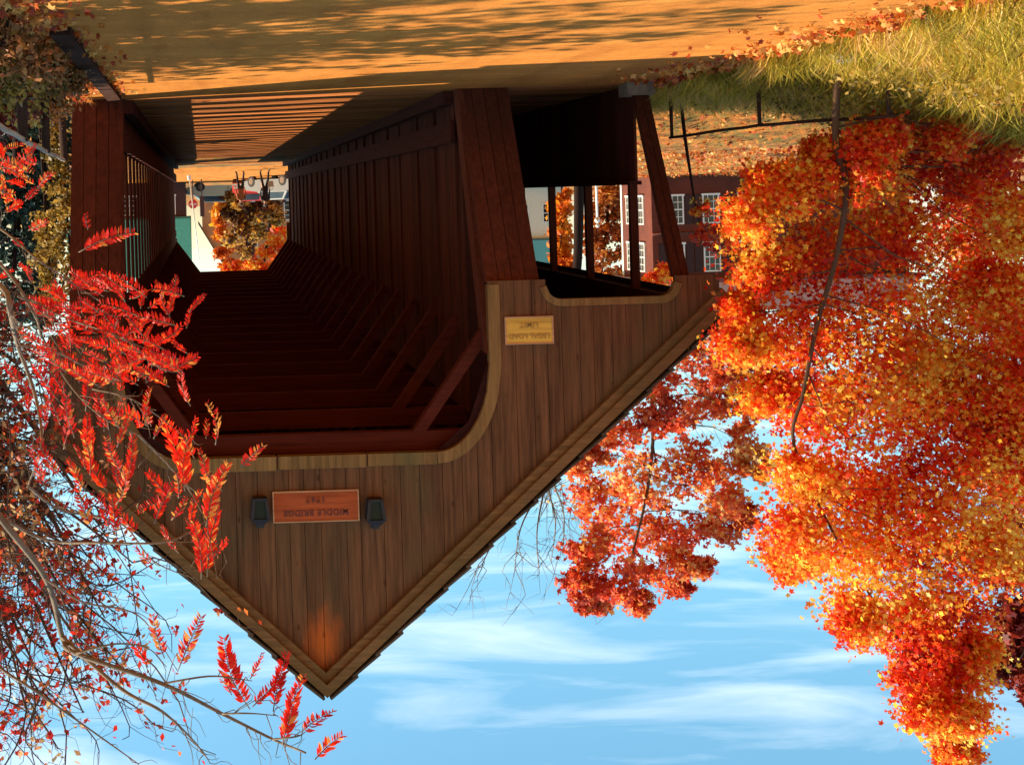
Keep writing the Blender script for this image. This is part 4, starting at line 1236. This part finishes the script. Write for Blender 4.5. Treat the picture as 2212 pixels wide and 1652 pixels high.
# a leafy mass of trees beyond
simple_tree('dark_tree', 'dark leafy tree with yellow flecks beyond the far portal', 515, 92, [(500, 425, 16), (520, 440, 18), (505, 465, 22), (530, 470, 22), (550, 455, 20), (515, 500, 24), (545, 505, 22), (495, 520, 16), (530, 540, 22), (560, 490, 20), (575, 460, 20), (590, 445, 20), (600, 470, 18)], M['darkleaf'], 300, .17, twig=.65, base_y=408)
simple_tree('orange_tree', 'glowing orange and red tree high beyond the far portal', 590, 100, [(590, 520, 20), (610, 500, 18), (570, 545, 20), (600, 560, 24), (545, 575, 20), (520, 580, 18), (575, 590, 24), (500, 590, 16), (610, 600, 26), (630, 540, 24), (540, 610, 26), (490, 615, 20), (580, 640, 30), (630, 620, 30)], M['maple'], 330, .16, twig=.65, base_y=405)
simple_tree('orange_tree', 'pale orange tree in front of the tan house gable', 476, 112, [(478, 440, 14), (468, 455, 12), (465, 475, 14), (482, 490, 16), (472, 510, 14), (488, 540, 18), (476, 545, 14), (495, 570, 18), (485, 590, 14)], M['orangeleaf'], 260, .18, twig=.65, base_y=408)

# stop sign, tall dark sign, added white pole for the lit jamb edge
c = at(417, 441, 86)
st = thing('stop_sign', 'red octagonal STOP sign on a thin dark pole beyond the bridge', 'road sign', (c[0], 86, 0))
mb = MB(); mb.tube([(c[0], 86.03, -.1), (c[0], 86.03, c[2] + .28)], .035, 7); mb.build('pole', M['iron'], st)
mb = MB(); mb.prism([(c[0] + .30 * math.cos(PI / 8 + k * PI / 4), 85.97, c[2] + .30 * math.sin(PI / 8 + k * PI / 4)) for k in range(8)], (0, .02, 0)); mb.build('plate', plain('stop_red', (.55, .02, .02), .4, var=.05), st)
lettering('STOP', .19, (c[0], 85.965, c[2]), M['letterwhite'], st, .95, .002)
c = at(436.5, 445, 84)
sg = thing('sign_post', 'tall narrow dark sign panel on a pole left of the STOP sign', 'sign', (c[0], 84, 0))
mb = MB(); mb.tube([(c[0], 84.04, -.1), (c[0], 84.04, 2.3)], .04, 7); mb.build('pole', M['iron'], sg)
mb = MB(); mb.box(c[0] - .13, c[0] + .13, 83.97, 84.0, 1.05, 2.28); mb.build('panel', plain('dark_panel', (.05, .015, .012), .6), sg)
c = at(409, 405, 74)
up = thing('lit_jamb_pole', 'slim white pole added as the sunlit right jamb edge of the far portal', 'pole', (c[0], 74, 0))  # added pole; its white stands in for sun on the portal jamb
mb = MB(); mb.tube([(c[0], 74, -.1), (at(430, 560, 74)[0], 74, at(430, 560, 74)[2])], [.04, .03], 8); mb.build('shaft', M['white'], up, smooth=True)
mb = MB(); mb.tube([(c[0], 74, -.05), (c[0], 74, .25)], [.12, .09], 8); mb.build('base', M['white'], up)


# cars
def car(label, cx, cy, heading, body_m, group='cars parked beyond the bridge'):
    t = thing('parked_car', label, 'car', (cx, cy, 0), group)
    t.rotation_euler = (0, 0, heading)
    org = np.array([cx, cy, 0.])
    def part(mb, name, m, parent=t, smooth=False): return mb.build(name, m, parent, None, smooth)
    def sec(y, wl, zl, wu, zu, n=2): return [(-wl, y, zl), (wl, y, zl), (wu, y, zu), (-wu, y, zu)]
    mb = MB()
    S = [(-2.35, .80, .38, .76, .72), (-2.2, .90, .28, .86, .86), (-1.2, .93, .24, .90, .95), (.9, .93, .24, .90, .93), (2.1, .91, .28, .86, .82), (2.35, .82, .38, .78, .66)]
    for s0, s1 in zip(S[:-1], S[1:]): mb.hexa([np.array(p) + org for p in sec(*s0)], [np.array(p) + org for p in sec(*s1)])
    part(mb, 'body', body_m)
    mb = MB()
    top = [(-.66, -1.15, 1.40), (.66, -1.15, 1.40), (.66, .30, 1.42), (-.66, .30, 1.42)]; low = [(-.84, -1.75, .93), (.84, -1.75, .93), (.84, 1.05, .92), (-.84, 1.05, .92)]
    mb.hexa([np.array(p) + org for p in low], [np.array(p) + org for p in top]); cab = part(mb, 'cabin', body_m)
    mb = MB()
    def quad(P): mb.prism([np.array(p) + org for p in P], (0, 0, .012))
    quad([(-.74, -1.70, .99), (.74, -1.70, .99), (.60, -1.22, 1.36), (-.60, -1.22, 1.36)]); quad([(-.74, 1.0, .985), (.74, 1.0, .985), (.60, .36, 1.37), (-.60, .36, 1.37)])
    for s_ in (-1, 1):
        mb.prism([np.array(p) + org for p in [(s_ * .82, -1.5, .99), (s_ * .82, .85, .98), (s_ * .68, .25, 1.35), (s_ * .68, -1.1, 1.34)]], (s_ * .012, 0, 0))
    part(mb, 'windows', M['glass'])
    for sx in (-1, 1):
        for sy in (-1.45, 1.45):
            mb = MB(); mb.tube([org + (sx * .72, sy, .32), org + (sx * .94, sy, .32)], .32, 16); w = part(mb, 'wheel', M['iron'])
            mb = MB(); mb.tube([org + (sx * .93, sy, .32), org + (sx * .955, sy, .32)], .19, 12); mb.build('hubcap', M['concrete'], w)
        mb = MB(); mb.box(cx + sx * .62 - .14, cx + sx * .62 + .14, cy - 2.375, cy - 2.33, .52, .64); part(mb, 'headlight', M['white'])
    mb = MB(); mb.box(cx - .86, cx + .86, cy - 2.42, cy - 2.36, .34, .46); part(mb, 'bumper', plain('chrome_' + label[:4], (.6, .6, .6), .2, .9))
    return t


c = at(545, 398, 88); car('red parked car between the two walking people', c[0], 88, R(12), plain('red_car_paint', (.5, .03, .02), .3, var=.05))
c = at(592, 398, 80); car('dark grey parked car with pale hood at the left of the far portal', c[0] - .3, 80, R(-35), plain('grey_car_paint', (.20, .19, .18), .3, var=.05))
c = at(475, 400, 96); car('cream parked car half hidden by the dark tree', c[0], 97, R(85), plain('cream_car_paint', (.72, .66, .45), .3, var=.05))

# ------------------------------------------------------------------ people
def person(label, px, py, Y, h, facing, mats, pose):
    c = at(px, py, Y); x0 = c[0]; z0 = float(height(x0, Y)) - .0 
    z0 = max(z0, -.01)
    k = h / 1.75
    J = dict(pel=(0, 0, .93), sp=(0, .01, 1.15), ch=(0, .0, 1.36), nk=(0, 0, 1.49), hd=(0, -.02, 1.60), tp=(0, -.01, 1.72))
    ls = pose['stride']
    V = []; E = []; Rr = []
    def v(p, r): V.append(p); Rr.append(r); return len(V) - 1
    pel = v(J['pel'], .135); sp = v(J['sp'], .125); ch = v(J['ch'], .14); nk = v(J['nk'], .055); hd = v(J['hd'], .088); tp = v(J['tp'], .07)
    E += [(pel, sp), (sp, ch), (ch, nk), (nk, hd), (hd, tp)]
    for s_, st_ in ((-1, ls), (1, -ls)):
        hp = v((s_ * .095, 0, .86), .095); kn = v((s_ * .10, -st_ * .5 - .03, .48), .062); an = v((s_ * .10, -st_, .09), .042); toe = v((s_ * .11, -st_ - .17, .035), .036)
        E += [(pel, hp), (hp, kn), (kn, an), (an, toe)]
        sh = v((s_ * .175, 0, 1.40), .06)
        ex, ey, ez = pose['elbow'][0 if s_ < 0 else 1]; hx, hy, hz = pose['hand'][0 if s_ < 0 else 1]
        el = v((s_ * ex, ey, ez), .043); wr = v((s_ * hx, hy, hz), .030); hnd = v((s_ * hx, hy - .05, hz - .06), .034)
        E += [(ch, sh), (sh, el), (el, wr), (wr, hnd)]
        for fi in range(4):
            f1 = v((s_ * (hx - .02 + .014 * fi), hy - .065, hz - .12 - .01 * (fi in (1, 2))), .0095); f2 = v((s_ * (hx - .02 + .014 * fi), hy - .075, hz - .155 - .012 * (fi in (1, 2))), .008)
            E += [(hnd, f1), (f1, f2)]
        th = v((s_ * (hx - .045), hy - .08, hz - .09), .010); E.append((hnd, th))
    me = bpy.data.meshes.new('person_skeleton'); me.from_pydata([(p[0] * k, p[1] * k, p[2] * k) for p in V], E, [])
    o = bpy.data.objects.new('person_skeleton', me); C.objects.link(o)
    md = o.modifiers.new('skin', 'SKIN'); 
    for i, r in enumerate(Rr): me.skin_vertices[0].data[i].radius = (r * k, r * k * (.78 if i in (0, 1, 2) else 1))
    me.skin_vertices[0].data[0].use_root = True
    sb = o.modifiers.new('sub', 'SUBSURF'); sb.levels = 2; sb.render_levels = 2
    dg = bpy.context.evaluated_depsgraph_get()
    m2 = bpy.data.meshes.new_from_object(o.evaluated_get(dg)); bpy.data.objects.remove(o); bpy.data.meshes.remove(me)
    for mm in mats[:3]: m2.materials.append(mm)
    for p in m2.polygons:
        z = p.center.z / k; p.use_smooth = True
        hand = abs(p.center.x) > .16 and z < min(pose['hand'][0][2], pose['hand'][1][2]) + .01 and z > .6
        p.material_index = 2 if z > 1.50 or hand else (1 if z < .93 else 0)
    t = bpy.data.objects.new('person', m2); C.objects.link(t); ORIG[t.name] = np.array([0., 0., 0.])
    t.location = (x0, Y, z0); t.rotation_euler = (0, 0, facing)
    tag(t, label, 'person', 'people walking beyond the bridge')
    # hair cap and a nose, eyes as children
    Vh, Fh = [], []
    for i in range(7):
        for j in range(14):
            th = PI * .55 * i / 6; ph = 2 * PI * j / 14; r = .098 * k * (1.12 if math.sin(ph) > 0 else .98)
            Vh.append((r * math.sin(th) * math.cos(ph), -.012 + r * math.sin(th) * math.sin(ph), 1.655 * k + r * 1.05 * math.cos(th)))
    for i in range(6):
        for j in range(14): Fh.append((i * 14 + j, (i + 1) * 14 + j, (i + 1) * 14 + (j + 1) % 14, i * 14 + (j + 1) % 14))
    obj('hair', Vh, Fh, mats[3], t, smooth=True)
    mb = MB(); mb.prism([(-.014 * k, -.10 * k, 1.60 * k), (.014 * k, -.10 * k, 1.60 * k), (0, -.10 * k, 1.645 * k)], (0, -.03 * k, -.004)); mb.build('nose', mats[2], t)
    return t


skin = plain('skin_tone', (.55, .32, .22), .55, var=.05); dk = plain('dark_cloth', (.028, .016, .018), .9, var=.2); pale = plain('pale_cloth', (.62, .52, .40), .9, var=.1); rustc = plain('rust_cloth', (.35, .12, .04), .9, var=.15); hairm = plain('brown_hair', (.05, .025, .015), .7)
person('person in dark trousers and rust jacket walking at the right beyond the bridge', 519, 372, 68, 1.70, R(160), [rustc, dk, skin, hairm], dict(stride=.24, elbow=[(.24, .05, 1.14), (.26, .0, 1.13)], hand=[(.25, -.08, .92), (.30, -.16, .98)]))
person('person in dark clothes carrying a pale bag at the left beyond the bridge', 571, 368, 67, 1.78, R(-20), [dk, dk, skin, hairm], dict(stride=.28, elbow=[(.25, .07, 1.14), (.25, -.02, 1.13)], hand=[(.26, .05, .90), (.27, -.16, 1.02)]))
c = at(584, 372, 66.9)
t = thing('shoulder_bag', 'pale bag hanging beside the person in dark clothes', 'bag', (c[0], 66.9, .55))
mb = MB(); mb.hexa([(c[0] - .12, 66.84, .55), (c[0] + .12, 66.84, .55), (c[0] + .12, 66.96, .55), (c[0] - .12, 66.96, .55)], [(c[0] - .15, 66.85, .83), (c[0] + .15, 66.85, .83), (c[0] + .15, 66.95, .83), (c[0] - .15, 66.95, .83)]); mb.build('pouch', pale, t)
mb = MB(); mb.tube(curve_pts([(c[0] - .13, 66.9, .82), (c[0] - .06, 66.9, .96), (c[0] + .06, 66.9, .96), (c[0] + .13, 66.9, .82)], 5), .012, 5); mb.build('strap', pale, t)

# ------------------------------------------------------------------ light, sky, camera
SUN_EL, SUN_AZ = R(38), math.atan2(.97, .25)       # azimuth from +Y towards +X
sd = Vector((math.sin(SUN_AZ) * math.cos(SUN_EL), math.cos(SUN_AZ) * math.cos(SUN_EL), math.sin(SUN_EL)))
L = bpy.data.lights.new('sun', 'SUN'); L.energy = 4.5; L.angle = R(.53); L.color = (1, .84, .60)
so = bpy.data.objects.new('sun', L); C.objects.link(so); so.rotation_euler = sd.to_track_quat('Z', 'Y').to_euler(); so.location = (20, 20, 30)

w = bpy.data.worlds.new('World'); bpy.context.scene.world = w; w.use_nodes = True
nt = w.node_tree; bg = nt.nodes['Background']
sky = node(nt, 'ShaderNodeTexSky', sky_type='NISHITA'); sky.sun_disc = False; sky.sun_elevation = SUN_EL; sky.sun_rotation = SUN_AZ
sky.air_density = 1.0; sky.dust_density = .6; sky.ozone_density = 2.0
tc = node(nt, 'ShaderNodeTexCoord'); sp = node(nt, 'ShaderNodeSeparateXYZ'); nt.links.new(tc.outputs['Generated'], sp.inputs[0])
zc = node(nt, 'ShaderNodeMath', operation='MAXIMUM'); nt.links.new(sp.outputs[2], zc.inputs[0]); zc.inputs[1].default_value = .03
dx = node(nt, 'ShaderNodeMath', operation='DIVIDE'); nt.links.new(sp.outputs[0], dx.inputs[0]); nt.links.new(zc.outputs[0], dx.inputs[1])
dy = node(nt, 'ShaderNodeMath', operation='DIVIDE'); nt.links.new(sp.outputs[1], dy.inputs[0]); nt.links.new(zc.outputs[0], dy.inputs[1])
cb = node(nt, 'ShaderNodeCombineXYZ'); nt.links.new(dx.outputs[0], cb.inputs[0]); nt.links.new(dy.outputs[0], cb.inputs[1])
mpn = node(nt, 'ShaderNodeMapping'); mpn.inputs['Rotation'].default_value = (0, 0, R(14)); mpn.inputs['Scale'].default_value = (1.3, 3.1, 1); mpn.inputs['Location'].default_value = (1.7, .35, 0)
nt.links.new(cb.outputs[0], mpn.inputs[0])
nz = node(nt, 'ShaderNodeTexNoise'); nz.inputs['Scale'].default_value = 1.0; nz.inputs['Detail'].default_value = 10; nz.inputs['Roughness'].default_value = .56; nz.inputs['Distortion'].default_value = .6
nt.links.new(mpn.outputs[0], nz.inputs['Vector'])
mr = node(nt, 'ShaderNodeMapRange'); mr.inputs[1].default_value = .47; mr.inputs[2].default_value = 1.02; mr.inputs[3].default_value = 0; mr.inputs[4].default_value = .85; nt.links.new(nz.outputs['Fac'], mr.inputs[0])
hz = node(nt, 'ShaderNodeMapRange'); hz.inputs[1].default_value = 0; hz.inputs[2].default_value = .22; nt.links.new(sp.outputs[2], hz.inputs[0])
tintn = mixc(nt, 1.0, sky.outputs[0], mixc(nt, hz.outputs[0], (1.25, 1.15, .95), (.96, 1.42, 1.30)), 'MULTIPLY')
cl_ = mixc(nt, mr.outputs[0], tintn, (10.0, 10.3, 10.6))
nt.links.new(cl_, bg.inputs[0]); bg.inputs[1].default_value = .08

cam = bpy.data.cameras.new('camera'); co = bpy.data.objects.new('camera', cam); C.objects.link(co)
rgt = Vector((-CR, 0, SR)); upv = Vector((-SR, 0, -CR)); back = rgt.cross(upv)
co.matrix_world = Matrix(((rgt.x, upv.x, back.x, 0), (rgt.y, upv.y, back.y, 0), (rgt.z, upv.z, back.z, EYE), (0, 0, 0, 1)))
cam.sensor_width = 36; cam.sensor_fit = 'HORIZONTAL'; cam.lens = 36 * FPX / 2212
cam.shift_x = 671 / 2212; cam.shift_y = -379 / 2212
cam.clip_end = 3000; cam.clip_start = .1
sc = bpy.context.scene; sc.camera = co
sc.view_settings.view_transform = 'Standard'; sc.view_settings.look = 'None'; sc.view_settings.exposure = 1.12; sc.view_settings.gamma = 1
sc.cycles.max_bounces = 7; sc.cycles.transparent_max_bounces = 8
